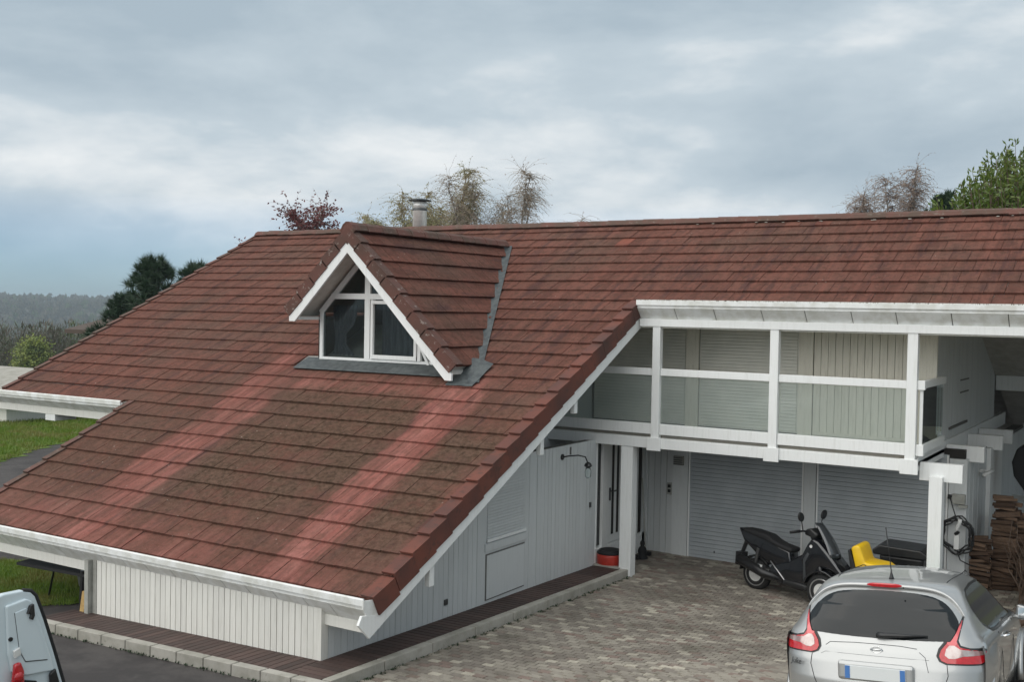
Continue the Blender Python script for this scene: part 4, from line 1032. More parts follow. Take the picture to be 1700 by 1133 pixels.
spanel('rear_body', 'scooter_body', [(-1.00, 1.00), (-.93, .98), (-.45, .90), (-.18, .80), (.02, .76), (.06, .55), (-.05, .40), (-.35, .50), (-.62, .62), (-.88, .80)], .26, bevel=.05)
spanel('seat', 'black_matte', [(-.92, 1.00), (-.88, .93), (-.48, .86), (-.15, .77), (.05, .74), (.07, .82), (-.16, .855), (-.30, .90), (-.42, .965), (-.7, 1.0)], .28, bevel=.04)
spanel('underbody', 'scooter_body', [(-.30, .50), (.05, .62), (.28, .78), (.40, .60), (.42, .25), (.30, .18), (-.15, .20), (-.38, .32)], .34, bevel=.05)
spanel('floor_board', 'black_plastic', [(-.05, .22), (.45, .20), (.45, .30), (-.02, .32)], .42, bevel=.03)
spanel('leg_shield', 'scooter_body', [(.24, .70), (.36, .95), (.44, 1.06), (.56, 1.02), (.76, .85), (1.00, .62), (1.04, .52), (.82, .60), (.60, .62), (.50, .28), (.36, .25), (.33, .5)], .36, bevel=.06, seg=4)
spanel('side_trim', 'scooter_grey', [(.31, .70), (.38, .82), (.42, .80), (.35, .66), (.38, .36), (.34, .32)], .372, bevel=.004)
spanel('nose', 'scooter_body', [(.50, 1.00), (.62, .99), (.84, .78), (1.04, .55), (1.07, .46), (.98, .50), (.80, .60), (.62, .72)], .22, bevel=.04)
for s in (-1, 1):
    m = MB(); y = s*.21
    arc = [(.70+math.cos(a)*.33, .27+math.sin(a)*.33) for a in [R_(d_) for d_ in range(15, 166, 15)]]; arc2 = [(.70+math.cos(a)*.295, .27+math.sin(a)*.295) for a in [R_(d_) for d_ in range(165, 14, -15)]]
    m.prism([(x, y-.075, z) for x, z in arc+arc2], (0, .15, 0)); m.build('front_mudguard', 'scooter_body', sc_, bevel=.01)
    MB().tube([(.70, y*.75, .27), (.60, y*.7, .62), (.50, y*.3, .85)], .026, 8).build('fork', 'dark_steel', sc_)
    MB().prism([(.78, s*.10-.03, .60), (1.0, s*.10-.03, .50), (.98, s*.10-.03, .55), (.80, s*.10-.03, .68)], (0, .06, 0)).build('headlight', 'car_glass', sc_, bevel=.01)
m = MB(); arc = [(-.66+math.cos(a)*.32, .265+math.sin(a)*.32) for a in [R_(d_) for d_ in range(40, 190, 15)]]; arc2 = [(-.66+math.cos(a)*.29, .265+math.sin(a)*.29) for a in [R_(d_) for d_ in range(175, 39, -15)]]
m.prism([(x, -.08, z) for x, z in arc+arc2], (0, .16, 0)); m.build('rear_mudguard', 'black_plastic', sc_, bevel=.01)
MB().box(-1.06, -.93, -.09, .09, .36, .58).build('plate_holder', 'black_plastic', sc_, bevel=.01)
MB().tube([(-1.0, 0, .5), (-.88, 0, .85)], .035).build('tail_bracket', 'black_plastic', sc_)
MB().tube([(-.10, -.14, .30), (-.45, -.17, .34), (-.92, -.19, .50)], [.03, .075, .085], 14).build('exhaust', 'black_plastic', sc_, smooth=True)
MB().tube([(-.5, -.16, .38), (-.48, -.16, .46)], .02).build('exhaust_bracket', 'steel', sc_)
MB().tube([(-.66, -.10, .32), (-.58, -.12, .72)], .032, 8).build('shock_absorber', 'dark_steel', sc_)
MB().tube([(-.30, -.175, .56), (-.12, -.18, .40), (.02, -.18, .27), (.35, -.18, .24)], .010, 6).build('trim_line', 'rim_silver', sc_, smooth=True)
MB().prism([(-.52, -.15, .24), (-.02, -.15, .22), (.0, -.15, .40), (-.45, -.15, .42)], (0, .26, 0)).build('engine', 'dark_steel', sc_, bevel=.03)
MB().tube([(.40, 0, 1.0), (.34, 0, 1.10)], .05, 10).build('stem', 'black_plastic', sc_)
m = MB(); m.tube([(.22, -.36, 1.13), (.30, -.20, 1.15), (.36, 0, 1.12), (.30, .20, 1.15), (.22, .36, 1.13)], .016, 8); m.tube([(.19, -.40, 1.125), (.27, -.25, 1.145)], .024, 8); m.tube([(.19, .40, 1.125), (.27, .25, 1.145)], .024, 8); m.build('handlebar', 'black_matte', sc_, smooth=True)
MB().prism([(.26, -.12, 1.08), (.46, -.12, 1.04), (.52, -.12, 1.12), (.38, -.12, 1.20), (.28, -.12, 1.17)], (0, .24, 0)).build('cockpit', 'black_plastic', sc_, bevel=.03)
for s in (-1, 1):
    mr = MB().tube([(.32, s*.24, 1.15), (.32, s*.30, 1.32)], .009, 6).build('mirror_arm', 'black_plastic', sc_)
    m = MB(); 
    for k in range(2):
        for j in range(14):
            a = 2*math.pi*j/14; m.v.append((.31+k*.03, s*.33+math.cos(a)*.075+.02*s*math.sin(a), 1.385+math.sin(a)*.075))
    m.f += [(j, (j+1) % 14, 14+(j+1) % 14, 14+j) for j in range(14)]+[tuple(range(14))[::-1], tuple(range(14, 28))]
    m.build('mirror', 'black_plastic', mr, bevel=.008)
m = MB()      # windscreen, curved sheet
for j in range(9):
    v = j/8; x = .86-.36*v+.04*math.sin(v*3.1); z = .80+.50*v; hw = .17*(1-.45*v*v)
    for i in range(9):
        u = i/4-1; m.v.append((x-.07*u*u, hw*u, z))
for j in range(8):
    for i in range(8): a = j*9+i; m.f.append((a, a+1, a+10, a+9))
ws = m.build('windscreen', 'screen', sc_, smooth=True); q = ws.modifiers.new('s', 'SOLIDIFY'); q.thickness = .005
MB().lathe([(.025, -.2), (.025, -.192)], c=(.45, 0, .93), n=14, axis='y').build('badge', 'white_plastic', sc_)
# ------------------------------------------------------------------ silver car, seen from behind
car = empty('parked_car', (-2.237, 9.751, .561), R_(6)); tag(car, 'silver compact crossover car with boomerang red tail lights in front of the garage', 'car')
car.rotation_mode = 'XYZ'; car.rotation_euler = (R_(-6.2), R_(-4.6), R_(2.0))
def interp(T, z):
    if z <= T[0][0]: return T[0][1:]
    for a, b in zip(T, T[1:]):
        if z <= b[0]:
            t = (z-a[0])/(b[0]-a[0]); return [p+(q-p)*t for p, q in zip(a[1:], b[1:])]
    return T[-1][1:]
#      z     y_rear y_front halfw  Drear Dfront
CT = [(.22, .18, 3.95, .74, .35, .8), (.34, .06, 4.05, .83, .38, .9), (.50, .0, 4.10, .865, .42, 1.0), (.66, .0, 4.08, .875, .42, 1.0),
      (.82, .03, 4.02, .885, .42, 1.0), (.94, .07, 3.90, .885, .42, 1.1), (1.00, .10, 3.60, .875, .40, 1.0), (1.05, .125, 3.15, .85, .38, .8), (1.09, .15, 2.95, .815, .36, .6), (1.16, .20, 2.82, .775, .34, .55),
      (1.24, .27, 2.66, .735, .34, .5), (1.32, .34, 2.49, .70, .33, .5), (1.39, .41, 2.33, .665, .32, .5), (1.44, .47, 2.20, .635, .33, .5), (1.475, .53, 2.10, .60, .36, .5),
      (1.505, .62, 2.0, .555, .42, .5), (1.53, .78, 1.92, .48, .5, .5), (1.55, 1.0, 1.80, .38, .38, .38), (1.562, 1.2, 1.65, .24, .22, .22), (1.567, 1.35, 1.5, .1, .07, .07)]
def smoothT(z):
    a = interp(CT, z-.012); b = interp(CT, z); c = interp(CT, z+.012); return [(p+2*q+r)/4 for p, q, r in zip(a, b, c)]
NR, NS, NF = 300, 90, 40      # rear arc, each side, front arc
def ring(z):
    yr_, yf_, w_, dr, df = smoothT(z); n = 2.7 if z < 1.3 else 2.4
    P = []
    for i in range(NR+1):
        # even spacing in angle remapped to get uniform arc
        u = -1+2*i/NR; th = math.pi/2*(1-abs(u)**.92); x = w_*math.cos(th)**(2/n)*(1 if u > 0 else -1); y = yr_+dr*(1-math.sin(th)**(2/n))
        P.append((x, y, z))
    for i in range(1, NS): P.append((w_, yr_+dr+(yf_-df-yr_-dr)*i/NS, z))
    for i in range(NF+1):
        th = math.pi*i/NF; c, s_ = math.cos(th), math.sin(th); x = w_*abs(c)**(2/2.4)*(1 if c > 0 else -1); P.append((x, yf_-df+df*abs(s_)**(2/2.4), z))
    for i in range(1, NS): P.append((-w_, yf_-df-(yf_-df-yr_-dr)*i/NS, z))
    return P
zs = [.22+i*(.40/8) for i in range(9)]+[.62+.0085*i for i in range(1, 106)]; zs = [z for z in zs if z < 1.50]+[1.505+.004*i for i in range(12)]+[1.553, 1.556, 1.559, 1.562, 1.565, 1.567]
rings = [ring(z) for z in zs]
def arc_s(R):      # signed arc coordinate from rear centre
    n = len(R); c = NR//2; s = [0.]*n; acc = 0
    for i in range(c+1, c+n//2+1):
        a, b = R[(i-1) % n], R[i % n]; acc += math.hypot(b[0]-a[0], b[1]-a[1]); s[i % n] = acc
    acc = 0
    for i in range(c-1, c-(n-1)//2-1, -1):
        a, b = R[(i+1) % n], R[i % n]; acc -= math.hypot(b[0]-a[0], b[1]-a[1]); s[i % n] = acc
    return s
S_ = [arc_s(R) for R in rings]
pin = lambda P: poly_in(P)
TL_ = [(.515, 1.0), (.50, .94), (.525, .895), (.58, .872), (.90, .868), (.97, .885), (1.0, .99), (.93, 1.005), (.78, 1.01), (.70, 1.03), (.68, 1.07), (.70, 1.15), (.735, 1.25), (.72, 1.262), (.69, 1.21), (.62, 1.11), (.55, 1.045)]
tl_all = pin(TL_); tl_in = pin([(.535, .99), (.52, .94), (.54, .905), (.59, .885), (.89, .882), (.95, .895), (.98, .978), (.80, .995), (.69, 1.015), (.66, 1.06), (.68, 1.13), (.715, 1.235), (.63, 1.10), (.57, 1.035)])
tl_clear = pin([(.575, 1.0), (.565, .95), (.60, .925), (.65, .925), (.72, .945), (.93, .953), (.95, .985), (.80, .99), (.69, 1.0), (.64, 1.03), (.60, 1.03)])
tl_top = pin([(.60, 1.04), (.66, 1.035), (.66, 1.06), (.68, 1.13), (.72, 1.26), (.60, 1.10), (.56, 1.04)])
def rwin(s, z):
    a = abs(s)
    if z < 1.045+.012*(a/.6)**2: return False
    if z > 1.435-.035*(a/.55)**2-.10*(a/.62)**6: return False
    lim = .60+.10*math.sin(min(1, max(0, (z-1.045)/.36))*math.pi)*.8
    return a < lim
side_win = pin([(.74, 1.30), (.86, 1.16), (1.10, 1.075), (1.35, 1.06), (2.72, 1.055), (2.60, 1.16), (2.15, 1.40), (1.9, 1.435), (1.3, 1.44), (.92, 1.42), (.78, 1.37)])
side_trim = pin([(.70, 1.30), (.84, 1.14), (1.08, 1.05), (1.35, 1.035), (2.80, 1.03), (2.66, 1.17), (2.2, 1.42), (1.9, 1.455), (1.3, 1.46), (.90, 1.44), (.74, 1.39)])
def kind(R, s, j, i, z):
    x, y = R[i][0], R[i][1]
    if i < NR and rwin(s, z) and abs(x) < .75: return 'rear_window'
    a = abs(s)
    if a < 1.3 and .85 < z < 1.27 and y < .75:
        if tl_all(a, z):
            if not tl_in(a, z): return 'rim'
            if tl_clear(a, z): return 'clear'
            if tl_top(a, z): return 'pink'
            return 'red'
    if abs(x) > .5 and .5 < y < 3.0 and z > 1.0:
        if side_win(y, z): return 'side_window'
        if side_trim(y, z): return 'side_trim'
    if y > 2.1 and abs(x) < .62 and 1.08 < z < 1.47: return 'windscreen'
    return 'body'
groups = {}
NRING = len(rings[0])
allv = [p for R in rings for p in R]
cellk = {}
for j in range(len(rings)-1):
    R = rings[j]; zc = (zs[j]+zs[j+1])/2
    for i in range(NRING):
        i2 = (i+1) % NRING; s = (S_[j][i]+S_[j][i2])/2 if abs(S_[j][i]-S_[j][i2]) < .5 else S_[j][i]
        cellk[j, i] = kind(R, s, j, i, zc)
# pull the vertices on a border between two kinds onto the true outline
RW = []
for k in range(121):
    s_ = -.7+1.4*k/120
    z_ = next((zz for zz in [1.44-.002*q for q in range(200)] if rwin(s_, zz)), None)
    if z_: RW.append((s_, z_))
for k in range(121):
    s_ = .7-1.4*k/120
    z_ = next((zz for zz in [1.035+.002*q for q in range(200)] if rwin(s_, zz)), None)
    if z_: RW.append((s_, z_))
TLP = [TL_, [(.535, .99), (.52, .94), (.54, .905), (.59, .885), (.89, .882), (.95, .895), (.98, .978), (.80, .995), (.69, 1.015), (.66, 1.06), (.68, 1.13), (.715, 1.235), (.63, 1.10), (.57, 1.035)],
       [(.575, 1.0), (.565, .95), (.60, .925), (.65, .925), (.72, .945), (.93, .953), (.95, .985), (.80, .99), (.69, 1.0), (.64, 1.03), (.60, 1.03)]]
SWP = [[(.74, 1.30), (.86, 1.16), (1.10, 1.075), (1.35, 1.06), (2.72, 1.055), (2.60, 1.16), (2.15, 1.40), (1.9, 1.435), (1.3, 1.44), (.92, 1.42), (.78, 1.37)],
       [(.70, 1.30), (.84, 1.14), (1.08, 1.05), (1.35, 1.035), (2.80, 1.03), (2.66, 1.17), (2.2, 1.42), (1.9, 1.455), (1.3, 1.46), (.90, 1.44), (.74, 1.39)]]
def nearest(polys, p, lim):
    best = None
    for P in polys:
        for a, b in zip(P, P[1:]+P[:1]):
            dx, dy = b[0]-a[0], b[1]-a[1]; L2 = dx*dx+dy*dy or 1e-9
            t = max(0, min(1, ((p[0]-a[0])*dx+(p[1]-a[1])*dy)/L2)); q = (a[0]+dx*t, a[1]+dy*t); d_ = math.hypot(q[0]-p[0], q[1]-p[1])
            if best is None or d_ < best[0]: best = (d_, q)
    return best[1] if best and best[0] < lim else None
def moved(j, i, s2, z2):          # point at arc coordinate s2, height z2, interpolated on neighbouring rings
    jj = max(0, min(len(rings)-2, j if z2 >= zs[j] else j-1)); f = (z2-zs[jj])/(zs[jj+1]-zs[jj]); out = []
    for J in (jj, jj+1):
        sv = S_[J]; k = i
        while sv[k] > s2 and k > 0 and sv[k-1] < sv[k]: k -= 1
        while sv[(k+1) % NRING] < s2 and sv[(k+1) % NRING] > sv[k]: k = (k+1) % NRING
        k2 = (k+1) % NRING; t = (s2-sv[k])/max(1e-6, sv[k2]-sv[k]); t = max(-.5, min(1.5, t)); out.append([rings[J][k][q]+(rings[J][k2][q]-rings[J][k][q])*t for q in (0, 1)])
    return (out[0][0]+(out[1][0]-out[0][0])*f, out[0][1]+(out[1][1]-out[0][1])*f, z2)
newv = {}
for j in range(1, len(rings)-1):
    for i in range(NRING):
        ks = {cellk[j, i], cellk[j-1, i], cellk[j, i-1 if i else NRING-1], cellk[j-1, i-1 if i else NRING-1]}
        if len(ks) < 2: continue
        s0, z0_ = S_[j][i], zs[j]; x0_, y0_ = rings[j][i][:2]
        if ks & {'side_window', 'side_trim'}:
            q = nearest(SWP, (y0_, z0_), .03)
            if q:
                w0, w1 = smoothT(z0_)[2], smoothT(q[1])[2]
                k2 = i+1 if (rings[j][(i+1) % NRING][1] > y0_) == (q[0] > y0_) else i-1; r2 = rings[j][k2 % NRING]; t = (q[0]-y0_)/((r2[1]-y0_) or 1e-6); t = max(-1, min(1, t))
                newv[j*NRING+i] = ((x0_+(r2[0]-x0_)*t)*w1/w0, y0_+(r2[1]-y0_)*t, q[1])
        else:
            sg = 1 if s0 > 0 else -1
            if 'rear_window' in ks: q = nearest([RW], (s0, z0_), .014)
            else:
                q = nearest(TLP, (abs(s0), z0_), .014); q = (q[0]*sg, q[1]) if q else None
            if q: newv[j*NRING+i] = moved(j, i, q[0], q[1])
for k_, p_ in newv.items(): allv[k_] = p_
for j in range(len(rings)-1):
    R = rings[j]; zc = (zs[j]+zs[j+1])/2
    for i in range(NRING):
        i2 = (i+1) % NRING; s = (S_[j][i]+S_[j][i2])/2 if abs(S_[j][i]-S_[j][i2]) < .5 else S_[j][i]
        k = kind(R, s, j, i, zc); side = '' if k in ('body', 'rear_window', 'windscreen') else ('R' if R[i][0] > 0 else 'L')
        groups.setdefault((k, side), []).append((j*NRING+i, j*NRING+i2, (j+1)*NRING+i2, (j+1)*NRING+i))
def carmesh(name, fs, mat, parent, push=0.):
    used = {}; vs = []; nf = []
    for f in fs:
        g_ = []
        for v in f:
            if v not in used:
                used[v] = len(vs); x, y, z = allv[v]
                if push:
                    cx, cy = x, y-1.9; l = math.hypot(cx, cy*.55) or 1; x += cx/l*push; y += cy*.55/l*push
                vs.append((x, y, z))
            g_.append(used[v])
        nf.append(tuple(g_))
    m = MB(); m.v = vs; m.f = nf; return m.build(name, mat, parent, smooth=True)
# cap the body top and bottom
groups[('body', '')].append(tuple((len(rings)-1)*NRING+i for i in range(NRING)))
body = carmesh('body', groups[('body', '')], 'silver_paint', car)
carmesh('rear_window', groups[('rear_window', '')], 'car_glass', car, -.004)
carmesh('windscreen', groups.get(('windscreen', ''), []), 'car_glass', car, -.004)
for sd in 'RL':
    carmesh('side_window', groups[('side_window', sd)], 'car_glass', car, -.006)
    carmesh('window_trim', groups[('side_trim', sd)], 'black_plastic', car, -.002)
    tlm = carmesh('tail_light', groups[('red', sd)], 'lamp_red', car, .008)
    carmesh('lens_rim', groups[('rim', sd)], 'black_plastic', tlm, .002)
    carmesh('reversing_lens', groups[('clear', sd)], 'lamp_clear', tlm, .010)
    carmesh('upper_lens', groups[('pink', sd)], 'lamp_pink', tlm, .009)
def on_car(s, z, push=.003):
    R = ring(z); sv = arc_s(R); n = len(R)
    order = sorted(range(n), key=lambda i: sv[i])
    for a, b in zip(order, order[1:]):
        if sv[a] <= s <= sv[b]:
            t = (s-sv[a])/max(1e-6, sv[b]-sv[a]); p = [R[a][k]+(R[b][k]-R[a][k])*t for k in (0, 1)]
            cx, cy = p[0], (p[1]-1.9)*.55; l = math.hypot(cx, cy); return (p[0]+cx/l*push, p[1]+cy/l*push, z)
def line(pts, r, name, mat, n=4, push=.0, par=None):
    P = []
    for (a, b), (c, d_) in zip(pts, pts[1:]):
        for k in range(6): t = k/6; P.append(on_car(a+(c-a)*t, b+(d_-b)*t, push))
    P.append(on_car(*pts[-1], push)); return MB().tube(P, r, n).build(name, mat, par or car, smooth=True)
# hatch shut lines, bumper line, emblem recess
for sg in (-1, 1): line([(sg*.59, .87), (sg*.60, .78), (sg*.56, .66), (sg*.53, .60)], .004, 'shut_line', 'black_matte')
line([(-.53, .60), (0, .58), (.53, .60)], .004, 'shut_line', 'black_matte')
line([(-.46, .955), (-.42, .985), (-.2, .998), (0, 1.0), (.2, .998), (.34, .985)], .0035, 'crease_line', 'scooter_grey')
line([(.36, .96), (.41, .92), (.44, .80)], .003, 'crease_line', 'scooter_grey')
line([(-.50, .88), (-.46, .90), (.44, .90)], .002, 'crease_line', 'scooter_grey')
# spoiler lip arcs over the rear window and runs down both sides
lip = []
for k in range(41):
    u = -1+k/20; s = u*.73; z = 1.478-.03*u*u-.20*abs(u)**5; lip.append((s, z))
m = MB()
for s, z in lip:
    p = Vector(on_car(s, z, 0)); l = Vector(on_car(s, z-.005, .03)); o_ = (l-p); o_.z = 0; o_ = o_.normalized()
    k = 1-.75*abs(s/.73)**3
    for (d_, h) in ((0, .022), (.03*k, .020), (.062*k, .004), (.060*k, -.012), (.0, -.022)): m.v.append(tuple(p+o_*d_+Vector((0, 0, h))))
for i in range(40):
    for j in range(4): a = i*5+j; m.f.append((a, a+1, a+6, a+5))
sp = m.build('spoiler', 'silver_paint', car, smooth=True)
bl = MB()
for u in range(13):
    s = -.145+.29*u/12; p = Vector(on_car(s, 1.478, .058)); e_ = .018*math.sqrt(max(.05, 1-abs(-1+u/6)**4))
    for (d_, h) in ((0, -e_), (-.012, -e_*.6), (-.014, e_*.6), (0, e_+.004), (.04, e_)): bl.v.append((p.x, p.y+d_, p.z+h))
for i in range(12):
    for j in range(4): a = i*5+j; bl.f.append((a, a+1, a+6, a+5))
bl.f += [(0, 1, 2, 3, 4), tuple(12*5+j for j in (4, 3, 2, 1, 0))]
bl.build('high_brake_light', 'lamp_red', car, smooth=False)
MB().lathe([(.008, -.01), (.008, .004)], c=(.19, .38, 1.478), axis='y', n=10).build('washer_jet', 'black_plastic', car)
# wiper
wp = MB(); wp.tube([on_car(.0, 1.075, .02), on_car(.05, 1.078, .035), on_car(.20, 1.085, .03), on_car(.42, 1.095, .018)], [.030, .026, .018, .006], 8); wp.build('rear_wiper', 'black_plastic', car, smooth=True)
an = MB(); an.lathe([(.028, 0), (.02, .02), (.009, .06), (.006, .09)], c=(.02, .72, 1.515), n=12); an.tube([(.02, .72, 1.59), (-.01, .68, 2.0)], .0055, 6); an.build('aerial', 'black_plastic', car, smooth=True)
# roof seams, side door details
for sg in (-1, 1):
    P = []
    for k in range(20):
        y = .80+1.25*k/19; x = sg*(.50+.02*math.sin(k/19*3.1))
        z = 1.2
        for zz in [1.567-.003*q for q in range(60)]:
            yr_, yf_, w_, dr, df = smoothT(zz)
            # inside test
            ins = abs(x) < w_ and yr_ < y < yf_
            if ins:
                n_ = 2.4; yr2 = yr_+dr*(1-max(0, 1-(abs(x)/w_)**n_)**(1/n_))
                if y > yr2: z = zz; break
        P.append((x, y, z+.001))
    MB().tube(P, .005, 4).build('roof_seam', 'black_matte', car, smooth=True)
    hx_ = sg*.89
    MB().tube([(sg*.875, 1.62, .93), (sg*.915, 1.66, .94), (sg*.915, 1.80, .945), (sg*.875, 1.84, .95)], .014, 8).build('door_handle', 'chrome', car, smooth=True)
    MB().tube([(sg*.888, 1.42, .40), (sg*.888, 1.40, .8), (sg*.87, 1.30, 1.02)], .004, 4).build('door_seam', 'black_matte', car)
    MB().tube([(sg*.888, 2.32, .35), (sg*.888, 2.36, .8), (sg*.872, 2.35, 1.02)], .004, 4).build('door_seam', 'black_matte', car)
    m = MB(); m.prism([(sg*.86, 2.50, 1.00), (sg*.98, 2.47, .98), (sg*1.02, 2.47, 1.02), (sg*1.02, 2.47, 1.12), (sg*.92, 2.47, 1.14), (sg*.90, 2.49, 1.04)], (0, .12, 0)); mi = m.build('door_mirror', 'silver_paint', car, bevel=.02, seg=3)
    MB().box(min(sg*.93, sg*1.005), max(sg*.93, sg*1.005), 2.455, 2.468, 1.01, 1.115).build('mirror_glass', 'chrome', mi)
    for yy in (.78, 3.31):
        wh = MB().lathe([(.20, 0), (.31, 0), (.335, .03), (.335, .18), (.31, .21), (.2, .21)], c=(0, 0, 0), n=28, axis='x')
        for i, v in enumerate(wh.v): wh.v[i] = (v[0]*sg+sg*.69, v[1]+yy, v[2]+.335)
        o = wh.build('wheel', 'rubber', car); MB().lathe([(.2, sg*.86-.02*sg), (.2, sg*.88)], c=(0, yy, .335), axis='x', n=20).build('rim', 'rim_silver', o)
        # arch flare
        P = [(sg*.885, yy+.42*math.cos(a), .34+.42*math.sin(a)) for a in [R_(d_) for d_ in range(-5, 186, 10)]]
        MB().tube(P, .03, 6).build('wheel_arch', 'silver_paint', car, smooth=True)
# haunch bulge over the rear wheel
for sg in (-1, 1):
    m = MB(); nn, kk = 14, 8
    for j in range(kk+1):
        for i in range(nn+1):
            y = .28+1.0*i/nn; z = .50+.52*j/kk; b = math.sin(math.pi*i/nn)*math.sin(math.pi*min(1, j/kk*.95+.05)); yr_, yf_, w_, dr, df = smoothT(z)
            m.v.append((sg*(w_-.012+.055*b), y, z))
    for j in range(kk):
        for i in range(nn): a = j*(nn+1)+i; m.f.append((a, a+1, a+nn+2, a+nn+1))
    m.build('rear_wing', 'silver_paint', car, smooth=True)
# number plate, blank field with the two blue ends; emblem
pl = MB().box(-.26, .26, -.035, -.02, .70, .815).build('number_plate', 'plate_white', car, bevel=.004)
MB().box(-.258, -.215, -.038, -.0355, .703, .812).build('plate_band', 'plate_blue', pl); MB().box(.215, .258, -.038, -.0355, .703, .812).build('plate_band', 'plate_blue', pl)
MB().box(-.33, .33, -.02, .05, .68, .85).build('plate_recess', 'silver_paint', car, bevel=.03, seg=3)
m = MB(); c0 = on_car(0, .955, .004)
m.tube([(c0[0]+.045*math.cos(a*.3927), c0[1]-.004, c0[2]+.03*math.sin(a*.3927)) for a in range(17)], .005, 6); m.tube([(c0[0]-.055, c0[1]-.006, c0[2]), (c0[0]+.055, c0[1]-.006, c0[2])], .006, 6); m.build('emblem', 'chrome', car, smooth=True)
# script badge on the left of the hatch, raised strokes
fc = bpy.data.curves.new('badge', 'FONT'); fc.body = 'Juke'; fc.size = .075; fc.extrude = .002; fc.shear = .3
fo = bpy.data.objects.new('tmp', fc); COL.objects.link(fo); dg = bpy.context.evaluated_depsgraph_get(); me = bpy.data.meshes.new_from_object(fo.evaluated_get(dg)); bpy.data.objects.remove(fo)
me.materials.clear(); me.materials.append(M['scooter_grey'])
p = on_car(-.80, .76, .006); link(me, 'badge', car, (p[0]-.02, p[1]-.01, p[2]), (R_(90), 0, R_(-32)))

# ------------------------------------------------------------------ white van door, lower left
van = empty('white_van', (-9.0, 5.0, g(-9, 5))); tag(van, 'white van at the lower left with its panelled rear door standing open', 'van')
VZ = g(-9, 5)
def vp(name, mat, pts, x0, x1, parent=None, bevel=0., sm_=False):
    return MB().prism([(x0, y-5.0, z-VZ) for y, z in pts], (x1-x0, 0, 0)).build(name, mat, parent or van, bevel=bevel, seg=4, smooth=sm_)
outl = [(5.60, 1.81), (5.80, 1.845), (5.98, 1.84), (6.06, 1.815), (6.11, 1.76), (6.20, 1.52), (6.31, 1.18), (6.43, .78), (6.46, .45), (5.60, .45)]
dp = vp('rear_door', 'white_car_paint', outl, -.05, .02, bevel=.018)
seal = MB(); seal.tube([(.0, y-5, z-VZ) for y, z in [(5.99, 1.835), (6.075, 1.81), (6.125, 1.755), (6.215, 1.515), (6.325, 1.175), (6.445, .78), (6.475, .45)]], .022, 8); seal.build('door_seal', 'rubber', van, smooth=True)
vp('raised_frame', 'white_car_paint', [(5.80, 1.74), (6.00, 1.765), (6.06, 1.73), (6.15, 1.50), (6.26, 1.16), (6.29, 1.02), (6.0, 1.05), (5.86, 1.12), (5.82, 1.3)], .015, .05, bevel=.02)
vp('inner_panel', 'white_plastic' if False else 'white_car_paint', [(5.88, 1.66), (5.99, 1.68), (6.04, 1.64), (6.13, 1.42), (6.21, 1.15), (5.99, 1.19), (5.93, 1.30)], .048, .058, bevel=.01)
line_p = [(5.88, 1.66), (5.93, 1.30), (5.99, 1.185), (6.215, 1.145)]
MB().tube([(.052, y-5, z-VZ) for y, z in line_p], .004, 4).build('panel_groove', 'scooter_grey', van)
vp('latch', 'black_plastic', [(6.02, 1.70), (6.055, 1.71), (6.065, 1.60), (6.045, 1.56), (6.02, 1.58), (6.03, 1.62), (5.99, 1.63), (6.01, 1.68)], .05, .085, bevel=.006)
MB().lathe([(.02, .02), (.02, .06)], c=(.0, .84, 1.43-VZ), axis='x', n=12).build('bolt', 'black_plastic', van)
vp('lower_trim', 'black_plastic', [(6.24, 1.00), (6.30, 1.04), (6.37, .80), (6.38, .5), (6.26, .5)], .03, .06, bevel=.01)
vp('lower_window', 'car_glass', [(5.98, 1.02), (6.10, .98), (6.16, .85), (6.16, .5), (5.98, .5)], .045, .06, bevel=.02)
tl = vp('tail_light', 'lamp_red', [(5.86, 1.20), (5.92, 1.21), (5.955, 1.12), (5.96, .8), (5.84, .8), (5.84, 1.05)], .05, .10, bevel=.02, sm_=True)
MB().lathe([(.05, .10), (.045, .115), (.02, .125)], c=(.0, .89, 1.08-VZ), axis='x', n=20).build('lens', 'lamp_red', tl, smooth=True)
vp('hinge', 'steel', [(5.86, 1.32), (5.92, 1.34), (5.93, 1.27), (5.87, 1.25)], .05, .08, bevel=.006)
bo = MB(); bo.prism([(-.12, 5.78-5.0-.0, .0), (-.12, 5.78-5, 1.6), (-.12, 5.70-5, 1.72), (-.12, 3.0-5, 1.80), (-.12, 1.0-5, 1.75), (-.12, .4-5, 1.0), (-.12, .3-5, .3)], (-1.6, 0, 0)); bo.build('body', 'white_car_paint', van, bevel=.08, seg=4, smooth=True)
for yy in (-4.0, -.0):
    for xx in (-.28, -1.72): MB().lathe([(.2, 0), (.3, 0), (.3, .18), (.2, .18)], c=(xx, yy, .3), axis='x', n=24).build('wheel', 'rubber', van)

# ------------------------------------------------------------------ garden swing frame, ball grill, boards by the wing corner
gs = empty('garden_swing', (-13.9, 10.3, g(-13.9, 10.3))); tag(gs, 'black metal garden swing frame with a dark canopy under the low gutter', 'swing')
MB().tube([(-1.05, .1, 0), (-.72, .0, .66)], .016, 8).build('leg', 'black_plastic', gs); MB().tube([(.35, -.35, 0), (.35, -.32, .68)], .035, 8).build('leg', 'black_plastic', gs); MB().tube([(-.9, 1.2, 0), (-.66, 1.1, .72)], .016, 8).build('leg', 'black_plastic', gs)
MB().hexa([(-1.2, -.35, .55), (.5, -.35, .60), (.5, 1.2, .66), (-1.1, 1.2, .66), (-1.2, -.35, .59), (.5, -.35, .64), (.5, 1.2, .70), (-1.1, 1.2, .70)]).build('canopy', 'black_matte', gs)
kg = empty('grey_round_drum', (-13.95, 10.55, g(-13.95, 10.55))); tag(kg, 'rounded dark grey drum between the black posts left of the white wall', 'drum')
